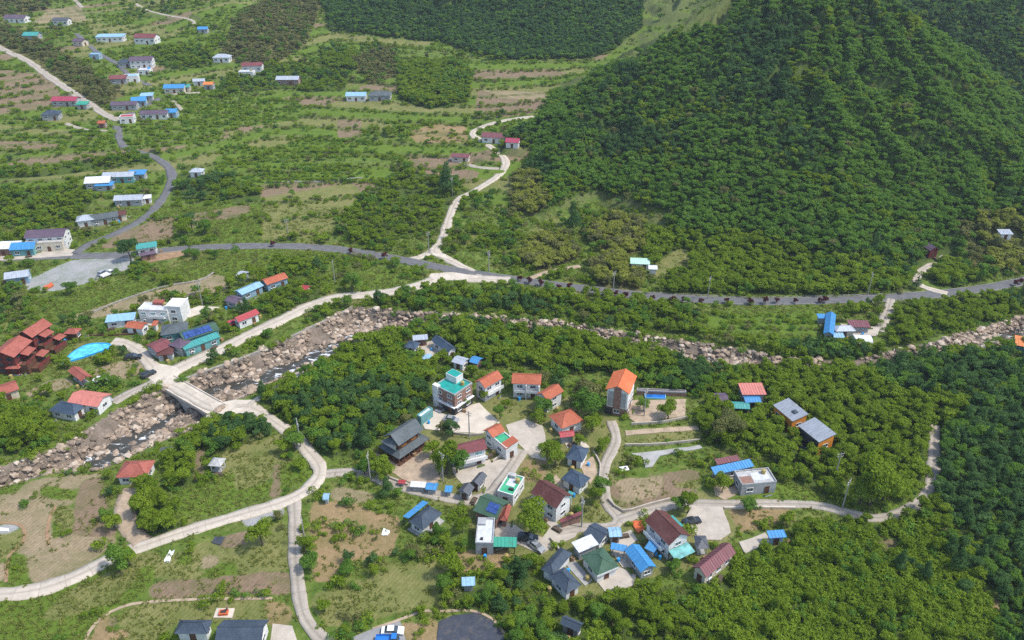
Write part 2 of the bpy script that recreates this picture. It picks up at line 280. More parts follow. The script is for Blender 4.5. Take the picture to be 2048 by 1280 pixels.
# 0 scrub 1 forest 2 dark forest 3 lush meadow 4 tan soil 5 brown soil 6 dry grass 7 crop rows 8 gravel 9 bamboo 10 orchard 11 olive scrub 12 orange soil 13 thicket
ZONES = [
 (14, [(860, 800), (940, 790), (1130, 790), (1240, 840), (1260, 950), (1440, 990), (1480, 1060), (1400, 1130), (1270, 1160), (1165, 1205), (1080, 1150), (960, 1100), (920, 1020), (780, 970), (740, 900), (830, 850)]),
 (11, [(430, 120), (470, 50), (560, -10), (650, -10), (610, 90), (545, 132)]), (11, [(-10, 45), (80, 75), (250, 190), (205, 215), (90, 140), (-10, 90)]), (11, [(-10, -20), (120, -20), (90, 20), (-10, 35)]),
 (5, [(-10, 140), (100, 150), (135, 215), (-10, 215)]), (4, [(95, 20), (160, 10), (175, 42), (60, 48)]), (6, [(160, 44), (330, 48), (335, 75), (190, 72)]), (6, [(130, 100), (180, 100), (185, 118), (125, 118)]),
 (12, [(815, 266), (870, 246), (930, 252), (938, 286), (835, 286)]), (5, [(955, 178), (1085, 184), (1098, 200), (1060, 228), (950, 235)]), (4, [(960, 180), (1090, 183), (1096, 198), (1000, 196)]),
 (5, [(820, 322), (960, 345), (950, 365), (850, 375)]), (5, [(335, 440), (500, 408), (500, 425), (360, 460)]), (5, [(235, 470), (300, 445), (352, 445), (340, 482), (195, 498)]),
 (5, [(675, 240), (722, 240), (722, 275), (675, 275)]), (6, [(525, 395), (700, 362), (722, 380), (660, 465), (525, 482)]), (10, [(430, 312), (740, 335), (740, 362), (530, 366), (430, 345)]), (10, [(445, 290), (760, 300), (760, 318), (440, 312)]),
 (10, [(360, 195), (600, 200), (600, 240), (370, 260)]), (10, [(-10, 235), (170, 250), (250, 275), (225, 305), (-10, 310)]), (5, [(-10, 282), (120, 288), (115, 300), (-10, 302)]), (6, [(-10, 246), (150, 262), (140, 272), (-10, 262)]), (13, [(-10, 345), (130, 333), (240, 308), (320, 300), (322, 322), (230, 336), (100, 352), (-10, 360)]), (13, [(-10, 380), (160, 372), (190, 400), (150, 445), (60, 465), (-10, 450)]), (13, [(340, 350), (420, 345), (520, 372), (520, 402), (440, 405), (345, 400)]), (13, [(455, 150), (560, 125), (640, 140), (700, 150), (690, 180), (620, 185), (590, 178), (480, 185), (440, 200)]), (1, [(795, 135), (900, 125), (945, 150), (935, 205), (860, 218), (800, 200)]), (2, [(640, -20), (1300, -20), (1290, 60), (1180, 118), (1000, 122), (880, 85), (760, 70), (660, 62)]), (13, [(310, 95), (420, 95), (440, 130), (340, 140), (310, 120)]), (1, [(640, 100), (710, 100), (720, 140), (650, 140)]), (10, [(270, 250), (450, 265), (430, 290), (250, 300)]),
 (8, [(50, 562), (145, 520), (268, 512), (266, 535), (190, 562), (110, 582), (55, 580)]), (3, [(60, 612), (300, 557), (440, 500), (640, 502), (650, 540), (470, 546), (330, 570), (130, 640), (60, 645)]),
 (4, [(120, 642), (230, 602), (330, 577), (430, 548), (468, 560), (450, 582), (330, 600), (200, 634)]), (3, [(640, 545), (790, 540), (800, 572), (700, 588), (640, 572)]), (3, [(400, 440), (520, 430), (520, 482), (380, 485)]),
 (3, [(1380, 622), (1640, 612), (1652, 660), (1600, 682), (1420, 668)]), (10, [(1400, 630), (1640, 625), (1645, 668), (1430, 664)]), (3, [(1285, -40), (1530, -40), (1455, 55), (1320, 88), (1230, 128), (1130, 190), (1110, 178), (1220, 105), (1285, 55)]), (3, [(1120, 185), (1220, 120), (1290, 75), (1300, 105), (1160, 170)]),
 (1, [(1300, 470), (1400, 430), (1900, 430), (1900, 470), (1845, 520), (1835, 575), (1700, 588), (1500, 592), (1340, 585), (1290, 520)]), (6, [(1310, 525), (1350, 500), (1380, 495), (1385, 540), (1300, 575)]), (1, [(1880, 520), (1960, 560), (1900, 580), (1860, 560)]), (0, [(890, 395), (960, 395), (1060, 450), (1150, 480), (1240, 520), (1330, 570), (1100, 560), (960, 540), (880, 500)]), (0, [(1050, 440), (1160, 400), (1200, 430), (1180, 480), (1080, 470)]),
 (9, [(1030, 350), (1075, 345), (1100, 410), (1060, 435), (1020, 410)]), (9, [(1060, 485), (1130, 470), (1160, 515), (1080, 545), (1040, 525)]), (9, [(1180, 460), (1230, 430), (1290, 455), (1290, 500), (1240, 515), (1180, 490)]), (9, [(1180, 530), (1230, 510), (1290, 545), (1280, 582), (1190, 575)]),
 (9, [(1950, 440), (2000, 425), (2060, 440), (2060, 545), (1990, 545)]), (11, [(1900, 430), (1950, 450), (1990, 540), (1950, 540)]), (11, [(700, 120), (790, 95), (800, 150), (740, 170)]),
 (13, [(540, 520), (640, 530), (640, 600), (560, 640), (480, 640), (560, 590)]), (13, [(740, 600), (880, 575), (1010, 585), (1120, 590), (1120, 630), (1000, 625), (820, 615), (740, 612)]), (13, [(1000, 575), (1300, 610), (1370, 625), (1400, 672), (1290, 660), (1100, 630)]),
 (13, [(1640, 610), (1760, 610), (1740, 660), (1800, 700), (2060, 620), (2060, 590), (1900, 600)]), (13, [(900, 360), (960, 390), (900, 400), (880, 470), (700, 490), (680, 440), (740, 380), (800, 330)]),
 (1, [(645, 910), (600, 862), (560, 835), (525, 800), (545, 770), (640, 738), (700, 695), (800, 655), (930, 645), (1020, 662), (1200, 686), (1300, 712), (1400, 735), (1480, 748), (1490, 775), (1430, 790), (1375, 800), (1355, 785), (1272, 775), (1205, 745), (1090, 735), (1010, 733), (960, 740), (890, 728), (862, 770), (850, 800), (835, 830), (800, 848), (765, 866), (745, 890), (705, 912)]),
 (1, [(1480, 745), (1530, 706), (1640, 690), (1780, 700), (1860, 715), (2070, 690), (2070, 1300), (1370, 1300), (1400, 1175), (1480, 1140), (1535, 1100), (1590, 1090), (1600, 1050), (1690, 1040), (1770, 1048), (1860, 1000), (1880, 860), (1850, 850), (1845, 960), (1800, 1010), (1750, 1025), (1680, 1010), (1650, 990), (1570, 975), (1540, 915), (1510, 900), (1420, 900), (1400, 860), (1380, 830), (1420, 800)]),
 (15, [(1370, 1300), (1400, 1175), (1480, 1140), (1540, 1105), (1600, 1095), (1640, 1050), (1700, 1048), (1760, 1058), (1840, 1030), (1900, 1090), (1960, 1170), (1985, 1300)]), (2, [(1885, 860), (1960, 800), (2070, 780), (2070, 1300), (2010, 1300), (1985, 1180), (1920, 1080), (1870, 1010)]), (2, [(1540, 700), (1640, 690), (1900, 720), (2070, 700), (2070, 780), (1900, 800), (1800, 790), (1700, 730)]), (1, [(1750, 1300), (1740, 1220), (1810, 1220), (1820, 1300)]),
 (12, [(1965, 1165), (2000, 1190), (2010, 1215), (1985, 1230), (1962, 1190)]), (5, [(1745, 1060), (1800, 1085), (1795, 1105), (1765, 1110)]), (3, [(1500, 975), (1580, 955), (1650, 985), (1640, 1003), (1490, 1000)]),
 (1, [(-20, 800), (60, 830), (105, 860), (100, 895), (60, 905), (-20, 915)]), (1, [(330, 940), (360, 890), (430, 845), (520, 838), (545, 870), (480, 905), (430, 950), (380, 985), (330, 975)]), (1, [(280, 985), (300, 960), (320, 1000), (330, 1040), (390, 1050), (300, 1080), (265, 1060)]),
 (6, [(440, 905), (560, 865), (595, 950), (500, 1010), (390, 1030), (430, 960)]), (5, [(545, 925), (570, 925), (560, 1000), (540, 1000)]), (3, [(560, 930), (615, 915), (625, 955), (560, 985)]), (3, [(340, 985), (420, 960), (500, 925), (545, 930), (540, 990), (440, 1020), (360, 1040)]),
 (4, [(-10, 985), (80, 958), (205, 945), (215, 1020), (240, 1075), (190, 1120), (130, 1150), (50, 1175), (-10, 1160)]), (3, [(-10, 965), (50, 955), (40, 985), (-10, 990)]), (3, [(82, 968), (165, 983), (155, 1003), (75, 994)]), (3, [(15, 1112), (52, 1108), (62, 1170), (15, 1175)]), (5, [(165, 960), (205, 955), (215, 1015), (235, 1070), (170, 1075), (130, 1060)]), (6, [(-10, 1045), (45, 1050), (50, 1085), (15, 1120), (-10, 1120)]),
 (3, [(-10, 1215), (120, 1175), (240, 1110), (310, 1095), (330, 1110), (290, 1190), (205, 1235), (150, 1300), (-10, 1300)]), (7, [(85, 1225), (140, 1180), (240, 1135), (275, 1150), (240, 1200), (90, 1245)]), (7, [(258, 1112), (318, 1098), (300, 1130), (265, 1140)]),
 (6, [(322, 1112), (560, 1045), (580, 1060), (585, 1198), (290, 1196)]), (5, [(300, 1165), (480, 1150), (580, 1140), (585, 1190), (300, 1195)]), (3, [(350, 1110), (390, 1105), (385, 1130), (350, 1130)]),
 (12, [(165, 1300), (205, 1232), (262, 1212), (280, 1230), (262, 1270), (240, 1300)]), (6, [(262, 1212), (300, 1203), (540, 1200), (545, 1245), (350, 1240), (300, 1300), (250, 1300)]), (12, [(520, 1203), (575, 1203), (590, 1250), (540, 1250)]),
 (12, [(620, 1005), (690, 1000), (760, 1030), (800, 1030), (790, 1110), (690, 1120), (625, 1110)]), (6, [(620, 1190), (780, 1142), (900, 1110), (890, 1200), (760, 1238), (660, 1255), (632, 1230)]), (12, [(625, 1120), (690, 1115), (690, 1150), (630, 1170)]), (12, [(905, 1105), (1020, 1095), (1030, 1120), (1000, 1150), (920, 1150)]),
 (4, [(670, 972), (760, 990), (730, 1008), (660, 1000)]), (12, [(800, 1245), (880, 1240), (880, 1300), (810, 1300)]),
 (13, [(870, 1180), (960, 1175), (1030, 1110), (1085, 1110), (1130, 1200), (1290, 1180), (1380, 1170), (1410, 1300), (1020, 1300), (950, 1225), (900, 1225)]),
 (5, [(1220, 955), (1400, 938), (1412, 982), (1330, 1000), (1245, 1022), (1216, 985)]), (4, [(1230, 960), (1330, 950), (1320, 990), (1245, 1010)]), (7, [(1345, 965), (1405, 960), (1405, 978), (1345, 980)]),
 (6, [(1240, 862), (1400, 848), (1405, 880), (1245, 892)]), (6, [(985, 790), (1060, 785), (1070, 830), (1000, 845)]), (12, [(1045, 920), (1095, 915), (1090, 960), (1045, 965)]), (6, [(1140, 1000), (1205, 985), (1215, 1040), (1150, 1045)]),
 (12, [(1455, 1018), (1590, 1016), (1590, 1042), (1480, 1066)]), (4, [(190, 738), (240, 722), (288, 720), (290, 745), (215, 766), (185, 755)]), (4, [(50, 785), (100, 760), (145, 757), (148, 772), (60, 795)]), (3, [(60, 720), (110, 680), (150, 690), (115, 725), (80, 740)]),
 (7, [(455, 1110), (565, 1082), (572, 1128), (462, 1150)]), (4, [(400, 1115), (440, 1105), (440, 1140), (398, 1145)]), (7, [(330, 1140), (395, 1132), (390, 1160), (322, 1162)]), (7, [(100, 1015), (150, 1010), (150, 1050), (105, 1085)]), (3, [(105, 1050), (125, 1035), (120, 1075), (102, 1090)]), (7, [(640, 1195), (760, 1160), (770, 1205), (660, 1240)]), (8, [(-10, 1050), (42, 1051), (45, 1064), (-10, 1066)]), (7, [(230, 1256), (244, 1222), (263, 1222), (250, 1258)]), (5, [(208, 1258), (225, 1226), (239, 1226), (226, 1262)]), (3, [(1685, 960), (1775, 955), (1800, 1015), (1740, 1024), (1695, 1018)]), (5, [(440, 1075), (520, 1055), (500, 1090), (430, 1100)]), (3, [(410, 1140), (470, 1120), (480, 1145), (420, 1160)]), (8, [(470, 1030), (560, 1005), (570, 1030), (500, 1055)]), (13, [(1560, 930), (1650, 920), (1690, 960), (1640, 985), (1570, 960)]), (5, [(390, 900), (420, 895), (405, 960), (385, 965)]), (7, [(470, 935), (540, 900), (545, 960), (470, 985)]), (6, [(700, 600), (720, 598), (740, 605), (700, 612)]), (3, [(-20, 720), (50, 740), (60, 770), (-20, 770)]), (12, [(1150, 660), (1180, 668), (1175, 680), (1150, 675)]),
]
tid = np.floor(wob/stp).astype(int); blk = np.floor(X/55+2.2*fb+tid*0.37).astype(int); hsh = ((tid*7349+blk*9151)*2654435761 % 1000)/1000.0
TER = (tm > 0.6) & (MOUNT < .2); RISER = TER & (fr > 0.72)
CLS[TER] = np.select([hsh[TER] < .36, hsh[TER] < .52, hsh[TER] < .68, hsh[TER] < .78], [3, 10, 6, 5], 0)
ZPOLY = []
for c, pts in ZONES:
    P = ats(pts); s = box_of(P, 1); CLS[s][inpoly(P, X[s], Y[s])] = c; ZPOLY.append((c, P))
CLS[RIVM] = -1
BUSY = RIVM.copy()
for pts in ([(1576, 868), (1600, 858), (1650, 898), (1645, 918), (1605, 908)], [(1458, 803), (1532, 800), (1532, 822), (1462, 830)], [(1424, 800), (1466, 798), (1466, 814), (1424, 815)], [(1270, 790), (1340, 786), (1340, 815), (1270, 818)], [(1380, 1140), (1415, 1158), (1420, 1172), (1375, 1160)], [(735, 895), (800, 918), (800, 930), (735, 915)], [(1128, 1185), (1170, 1175), (1172, 1200), (1135, 1205)], [(806, 690), (840, 690), (850, 722), (930, 730), (960, 735), (900, 742), (806, 712)], [(860, 815), (912, 828), (905, 838), (860, 830)], [(1030, 785), (1090, 788), (1105, 815), (1040, 800)], [(1842, 492), (1915, 484), (1915, 520), (1842, 522)], [(1640, 668), (1760, 668), (1750, 695), (1640, 690)]):
    P_ = ats(pts); s_ = box_of(P_, 1); BUSY[s_] |= inpoly(P_, X[s_], Y[s_])
HAZE = 0.00011
# ------------------------------------------------------------------ mesh helpers
class MB:
    def __init__(s): s.v = []; s.f = []; s.u = []; s.m = []
    def face(s, pts, uv=None, m=0):
        b = len(s.v); s.v += [tuple(map(float, p)) for p in pts]; s.f.append(tuple(range(b, b+len(pts)))); s.u.append(uv or [(0, 0)]*len(pts)); s.m.append(m)
    def box(s, x0, x1, y0, y1, z0, z1, m=0):
        p = [(x0, y0, z0), (x1, y0, z0), (x1, y1, z0), (x0, y1, z0), (x0, y0, z1), (x1, y0, z1), (x1, y1, z1), (x0, y1, z1)]
        b = len(s.v); s.v += p
        for q in ((3, 2, 1, 0), (4, 5, 6, 7), (0, 1, 5, 4), (1, 2, 6, 5), (2, 3, 7, 6), (3, 0, 4, 7)):
            s.f.append(tuple(b+i for i in q)); s.m.append(m)
            P = [p[i] for i in q]; s.u.append([(a[0]+a[1], a[2]) if abs(P[0][2]-P[2][2]) > 1e-6 else (a[0], a[1]) for a in P])
    def slab(s, quad, th, m=0):
        """sloped sheet with thickness; quad = eave start, eave end, ridge end, ridge start; UV in metres along eave / up slope"""
        q = [Vector(p) for p in quad]; n = (q[1]-q[0]).cross(q[-1]-q[0]).normalized()
        if n.z < 0: n = -n
        e = (q[1]-q[0]).normalized(); up = n.cross(e)
        top = [p+n*th for p in q]
        uv = [((p-q[0]).dot(e), (p-q[0]).dot(up)) for p in q]
        s.face(top, uv, m); s.face(list(reversed(q)), list(reversed(uv)), m)
        k = len(q)
        for i in range(k):
            j = (i+1) % k; s.face([q[i], q[j], top[j], top[i]], None, m)
    def tube(s, p0, p1, r0, r1, n=8, m=0, cap=True):
        p0, p1 = Vector(p0), Vector(p1); d = (p1-p0).normalized()
        a = d.orthogonal().normalized(); b = d.cross(a); base = len(s.v)
        for p, r in ((p0, r0), (p1, r1)):
            for i in range(n):
                t = 2*math.pi*i/n; s.v.append(tuple(p+(a*math.cos(t)+b*math.sin(t))*r))
        for i in range(n):
            j = (i+1) % n; s.f.append((base+i, base+j, base+n+j, base+n+i)); s.u.append([(0, 0)]*4); s.m.append(m)
        if cap:
            s.f.append(tuple(base+n+i for i in range(n))); s.u.append([(0, 0)]*n); s.m.append(m)
            s.f.append(tuple(base+n-1-i for i in range(n))); s.u.append([(0, 0)]*n); s.m.append(m)
    def mesh(s, name, mats):
        me = bpy.data.meshes.new(name); me.from_pydata(s.v, [], s.f)
        for mt in (mats if isinstance(mats, (list, tuple)) else [mats]): me.materials.append(MATS[mt])
        uvl = me.uv_layers.new(name='UVMap'); uvl.data.foreach_set('uv', np.array([c for u in s.u for p in u for c in p], np.float32))
        if max(s.m, default=0) > 0: me.polygons.foreach_set('material_index', np.array(s.m, np.int32))
        me.update(); return me
    def build(s, name, mats, parent=None, loc=(0, 0, 0), rz=0.0): return place(name, s.mesh(name, mats), parent, loc, rz)
def place(name, me, parent=None, loc=(0, 0, 0), rz=0.0):
    o = bpy.data.objects.new(name, me); COL.objects.link(o); o.parent = parent; o.location = loc
    if rz: o.rotation_euler = (0, 0, rz)
    return o
def tag(o, label=None, cat=None, group=None, kind=None):
    for k, v in (('label', label), ('category', cat), ('group', group), ('kind', kind)):
        if v: o[k] = v
    return o
def empty(name, loc, rz=0.0, **kw):
    o = bpy.data.objects.new(name, None); COL.objects.link(o); o.location = loc; o.rotation_euler = (0, 0, rz); o.empty_display_size = 0.5
    return tag(o, **kw)
def grid_mesh(name, co, faces, mat):
    me = bpy.data.meshes.new(name); n = len(co)
    me.vertices.add(n); me.vertices.foreach_set('co', np.asarray(co, np.float32).ravel())
    k = faces.shape[1]; me.loops.add(faces.size); me.loops.foreach_set('vertex_index', faces.ravel().astype(np.int32))
    me.polygons.add(len(faces)); me.polygons.foreach_set('loop_start', np.arange(0, faces.size, k, dtype=np.int32))
    me.update(calc_edges=True); me.materials.append(MATS[mat] if isinstance(mat, str) else mat); me.validate()
    return me

# ------------------------------------------------------------------ roads and yards: survey lines, levelled into the land
ROADS = [  # name, label, material, width, points, tag
 ('asphalt_road', 'grey asphalt main road running below the wooded mountain', 'asphalt', 5.4, [(2080, 556), (1960, 578), (1830, 592), (1700, 599), (1500, 603), (1300, 592), (1150, 575), (1050, 562), (960, 549), (880, 535), (780, 515), (690, 501), (620, 494), (540, 491), (440, 494), (350, 499), (250, 509), (150, 512), (60, 514), (-40, 522)]),
 ('asphalt_road', 'narrow asphalt road winding up the terraced valley', 'asphalt', 4.2, [(150, 508), (180, 488), (230, 467), (285, 437), (325, 397), (343, 358), (335, 332), (300, 312), (252, 298), (237, 268), (240, 240), (285, 214), (325, 192), (345, 187)]),
 ('asphalt_road', 'asphalt lane climbing between the far houses', 'asphalt', 3.6, [(300, 172), (262, 152), (230, 125), (195, 105), (168, 82), (152, 66)]),
 ('concrete_road', 'pale concrete road across the far slope', 'concrete', 5.0, [(-30, 82), (0, 95), (55, 122), (100, 155), (150, 190), (205, 226), (238, 242)]),
 ('concrete_lane', 'pale concrete lane bending up to the orange bare soil', 'concrete_pale', 3.8, [(1068, 232), (1000, 242), (955, 258), (945, 270), (970, 290), (1010, 320), (996, 350), (950, 380), (916, 400), (900, 432), (885, 478), (868, 502), (885, 513), (960, 552)]),
 ('concrete_lane', 'short concrete link joining the hill lane to the main road', 'concrete_pale', 3.6, [(872, 498), (845, 512), (812, 521)]),
 ('concrete_lane', 'concrete side lane beside the brown field', 'concrete', 3.0, [(998, 340), (950, 330), (900, 318)]),
 ('concrete_road', 'pale concrete road along the river wall', 'concrete_pale', 5.6, [(1020, 561), (940, 557), (890, 553), (820, 576), (760, 587), (700, 592), (655, 600), (610, 616), (560, 641), (500, 669), (450, 694), (400, 717), (360, 735), (325, 757)]),
 ('concrete_road', 'concrete road over the bridge and down past the fields', 'concrete_pale', 3.7, [(325, 757), (345, 770), (385, 793), (425, 814), (460, 818), (500, 815), (550, 845), (592, 875), (618, 905), (640, 938), (628, 968), (592, 993), (540, 1013), (480, 1030), (380, 1060), (300, 1088), (240, 1108), (160, 1150), (80, 1180), (0, 1190), (-60, 1192)]),
 ('concrete_lane', 'thin concrete path along the near river bank', 'concrete_pale', 2.0, [(500, 812), (520, 795), (570, 765), (610, 740), (640, 725)]),
 ('concrete_lane', 'village lane from the road fork past the tarpaulins', 'concrete', 3.4, [(632, 950), (690, 945), (740, 952), (800, 972), (850, 985), (900, 996), (945, 1000), (985, 985), (1010, 955), (1030, 925), (1045, 900)]),
 ('concrete_lane', 'farm lane running straight down beside the dry fields', 'concrete', 2.9, [(588, 995), (590, 1050), (590, 1100), (594, 1150), (600, 1200), (612, 1240), (640, 1275), (670, 1300)]),
 ('concrete_road', 'concrete apron curving round the solar panel building', 'concrete_pale', 4.2, [(325, 757), (300, 728), (275, 700), (245, 685), (225, 683)]),
 ('concrete_lane', 'short concrete spur along the upstream river bank', 'concrete', 3.6, [(322, 756), (285, 775), (255, 788), (225, 805)]),
 ('concrete_lane', 'narrow lane from the tall orange roofed house to the crossing', 'concrete', 2.8, [(1222, 842), (1232, 880), (1212, 925), (1206, 960), (1214, 1005), (1238, 1040), (1215, 1055), (1160, 1055), (1110, 1062)]),
 ('concrete_lane', 'lane running past the car park to the wood', 'concrete', 2.9, [(1238, 1040), (1300, 1020), (1370, 1007), (1450, 1008), (1560, 1008), (1640, 1012), (1700, 1027), (1755, 1036), (1810, 1022), (1845, 997), (1862, 965), (1868, 910), (1868, 848)]),
 ('concrete_lane', 'drive from the main road to the blue roofed farm', 'concrete', 3.2, [(1782, 598), (1772, 630), (1757, 662)]),
 ('concrete_lane', 'forked track up to the red walled hut', 'concrete_pale', 3.0, [(1895, 588), (1845, 574), (1832, 560), (1845, 540), (1870, 522), (1892, 512)]),
 ('concrete_lane', 'gravelled drive to the small hip roofed house', 'gravel_tan', 4.4, [(262, 976), (248, 1020), (258, 1055), (285, 1085)]),
 ('concrete_lane', 'faint path across the scrub below the bamboo', 'gravel_tan', 2.2, [(1062, 556), (1100, 543), (1160, 532)]),
 ('concrete_lane', 'pale lane linking the asphalt fork to the blue roofs', 'concrete', 3.0, [(330, 190), (360, 186), (400, 186)]), ('concrete_lane', 'field path below the far lane fork', 'concrete', 2.2, [(345, 200), (355, 212), (365, 222)]),
 ('concrete_lane', 'far path zigzagging at the valley head', 'concrete', 3.0, [(270, 5), (290, 20), (330, 30), (380, 38), (388, 50)]), ('concrete_lane', 'far path beside the tan spoil heap', 'concrete', 3.0, [(140, -10), (155, 5), (165, 18)]),
 ('concrete_lane', 'pale path beneath the magenta roofed house', 'concrete', 2.6, [(130, 245), (170, 258), (215, 262)]),
]
YARDS = [
 ('yard', 'tan earth yard between the slate roofed village houses', 'gravel_tan', [(1085, 968), (1112, 950), (1135, 975), (1120, 992)]), ('yard', 'tan earth yard behind the slate roofs', 'gravel_tan', [(1160, 930), (1186, 912), (1195, 945), (1180, 968)]),
 ('yard', 'pale concrete path below the dark red roofs', 'concrete_pale', [(1128, 884), (1168, 882), (1180, 895), (1135, 896)]), ('yard', 'concrete strip round the brown tiled white house', 'concrete', [(1052, 1000), (1066, 992), (1120, 1052), (1108, 1060)]),
 ('yard', 'tan yard beneath the long blue ribbed roof', 'gravel_tan', [(1425, 955), (1480, 950), (1484, 980), (1450, 1000), (1430, 990)]), ('yard', 'concrete yard between the slate pair and green roof', 'concrete_grey', [(1132, 1130), (1150, 1120), (1185, 1160), (1170, 1172)]),
 ('yard', 'cream concrete forecourt below the teal roofed building', 'concrete_pale', [(838, 835), (868, 822), (905, 832), (935, 812), (958, 806), (985, 832), (1000, 845), (962, 868), (905, 864), (850, 858)]),
 ('yard', 'pale grey concrete square among the orange roofs', 'concrete', [(1012, 850), (1050, 838), (1085, 852), (1092, 885), (1092, 922), (1062, 915), (1045, 895), (1020, 875)]),
 ('yard', 'tan gravel yard in front of the traditional house', 'gravel_tan', [(735, 903), (800, 918), (852, 888), (885, 900), (890, 940), (870, 970), (820, 965), (790, 948), (738, 918)]),
 ('yard', 'concrete yard round the maroon roofed house', 'concrete', [(905, 925), (975, 912), (985, 930), (960, 960), (925, 968), (905, 945)]),
 ('yard', 'wide concrete lane corner beside the white house', 'concrete', [(975, 930), (1012, 915), (1045, 905), (1040, 925), (1005, 965), (985, 985), (965, 985)]),
 ('yard', 'concrete yard beside the pale flat roofed house', 'concrete', [(990, 1040), (1030, 1050), (1055, 1068), (1085, 1075), (1100, 1055), (1160, 1058), (1150, 1075), (1110, 1090), (1085, 1108), (1040, 1090), (990, 1075)]),
 ('yard', 'tan gravel yard round the tall orange roofed house', 'gravel_tan', [(1262, 800), (1290, 802), (1372, 798), (1370, 832), (1275, 848), (1255, 835)]),
 ('yard', 'grey concrete car park beside the brown roofed house', 'concrete', [(1385, 1012), (1445, 1014), (1462, 1066), (1440, 1080), (1400, 1080), (1370, 1040)]),
 ('yard', 'pinkish concrete yard below the green roofed house', 'concrete', [(1196, 1166), (1240, 1135), (1272, 1150), (1268, 1170), (1235, 1182), (1210, 1184)]),
 ('yard', 'concrete yard between the blue barn and green roof', 'concrete', [(1222, 1078), (1262, 1060), (1275, 1080), (1250, 1098), (1270, 1135), (1245, 1135), (1222, 1100)]),
 ('yard', 'grey gravel parking strip at the bottom fields', 'gravel_grey', [(692, 1310), (705, 1275), (745, 1258), (800, 1243), (822, 1310)]),
 ('yard', 'grey concrete yard beside the slate roofed houses', 'concrete', [(535, 1310), (545, 1248), (585, 1252), (602, 1310)]),
 ('yard', 'pale concrete court of the courtyard house', 'concrete', [(838, 690), (872, 680), (900, 702), (885, 712), (850, 716)]),
 ('yard', 'overgrown concrete path bend below the lawn strip', 'concrete_grey', [(1262, 908), (1330, 900), (1400, 890), (1405, 896), (1320, 912), (1305, 934), (1290, 936), (1285, 915)]),
 ('yard', 'tan earth strip on the terrace below the pool', 'gravel_tan', [(1250, 862), (1395, 852), (1398, 860), (1252, 872)]),
 ('yard', 'concrete landing at the near end of the bridge', 'concrete_pale', [(420, 808), (470, 800), (510, 800), (515, 822), (460, 832), (428, 826)]),
 ('yard', 'pale concrete crossing before the bridge', 'concrete_pale', [(292, 752), (318, 728), (352, 734), (362, 744), (345, 768), (318, 772)]),
 ('yard', 'concrete yard of the blue roofed farm', 'concrete', [(1680, 648), (1760, 655), (1755, 672), (1700, 672)]),
 ('yard', 'concrete forecourt of the junction houses', 'concrete', [(0, 512), (40, 505), (130, 497), (150, 500), (145, 512), (0, 522)]),
 ('yard', 'tan earth yard behind the teal roofed shop', 'soil_pad', [(318, 508), (372, 500), (368, 512), (290, 527), (285, 520)]),
 ('yard', 'black plastic mulch sheet laid over a bottom field', 'black_sheet', [(878, 1243), (905, 1232), (952, 1226), (985, 1243), (1008, 1275), (1005, 1310), (872, 1310)]),
 ('yard', 'pale paved square holding the brick grill', 'concrete_pale', [(427, 1236), (434, 1217), (470, 1217), (464, 1237)]),
 ('yard', 'concrete drive by the maroon shed roof', 'concrete', [(1478, 1085), (1530, 1066), (1545, 1085), (1490, 1108)]),
 ('yard', 'pale concrete road junction on the hill side', 'concrete_pale', [(860, 507), (872, 492), (890, 510), (905, 522), (870, 512)]),
 ('yard', 'concrete lay-by where the river road joins the asphalt', 'concrete_pale', [(862, 548), (905, 545), (965, 555), (930, 560), (880, 562), (845, 572)]),
 ('yard', 'concrete terrace of the white modern house', 'concrete_pale', [(265, 640), (345, 632), (400, 612), (440, 615), (380, 635), (300, 652)]),
]
def level(mask_sl, w, z):
    H[mask_sl] = H[mask_sl]*(1-w)+z*w
road_geo = []
for ri, (nm, lb, mt, wd, pts) in enumerate(ROADS):
    P = smoothline(ats(pts), 1.6); z = samp(H0, P[:, 0], P[:, 1]); k = 9; zp = np.pad(z, k, mode='edge'); z = np.convolve(zp, np.ones(2*k+1)/(2*k+1), 'valid')
    P[:, 2] = z; hw = wd/2
    DM = np.full(X.shape, 1e6); ZM = np.zeros(X.shape)
    for x, y, zz in P:
        j0, i0 = int(y-GY0), int(x-GX0); r = int(hw+5)
        if i0 < r or j0 < r or i0 > NX-r-2 or j0 > NY-r-2: continue
        s = (slice(j0-r, j0+r+2), slice(i0-r, i0+r+2)); d = np.hypot(X[s]-x, Y[s]-y)
        up = d < DM[s]; DM[s] = np.where(up, d, DM[s]); ZM[s] = np.where(up, zz, ZM[s])
    s = box_of(P, 10); w = np.where(RIVM[s], 0, 1-sstep(hw+1.2, hw+4.6, DM[s])); H[s] = H[s]*(1-w)+(ZM[s]-0.06)*w; BUSY[s] |= DM[s] < hw+0.35
    road_geo.append(P)
yard_geo = []
for (nm, lb, mt, pts) in YARDS:
    P = ats(pts); z = float(np.median(P[:, 2])); s = box_of(P, 4); ins = inpoly(P, X[s], Y[s]); d = np.where(ins, 0, polydist(P, X[s], Y[s]))
    w = 1-sstep(0.6, 3.5, d); w = np.where(RIVM[s], 0, w)
    lo = np.clip(z, -9, 999); tgt = H0[s]*0.65+z*0.35      # yards keep a little of the natural fall
    H[s] = H[s]*(1-w)+(tgt-0.05)*w; BUSY[s] |= d < 0.8
    yard_geo.append((P, z))
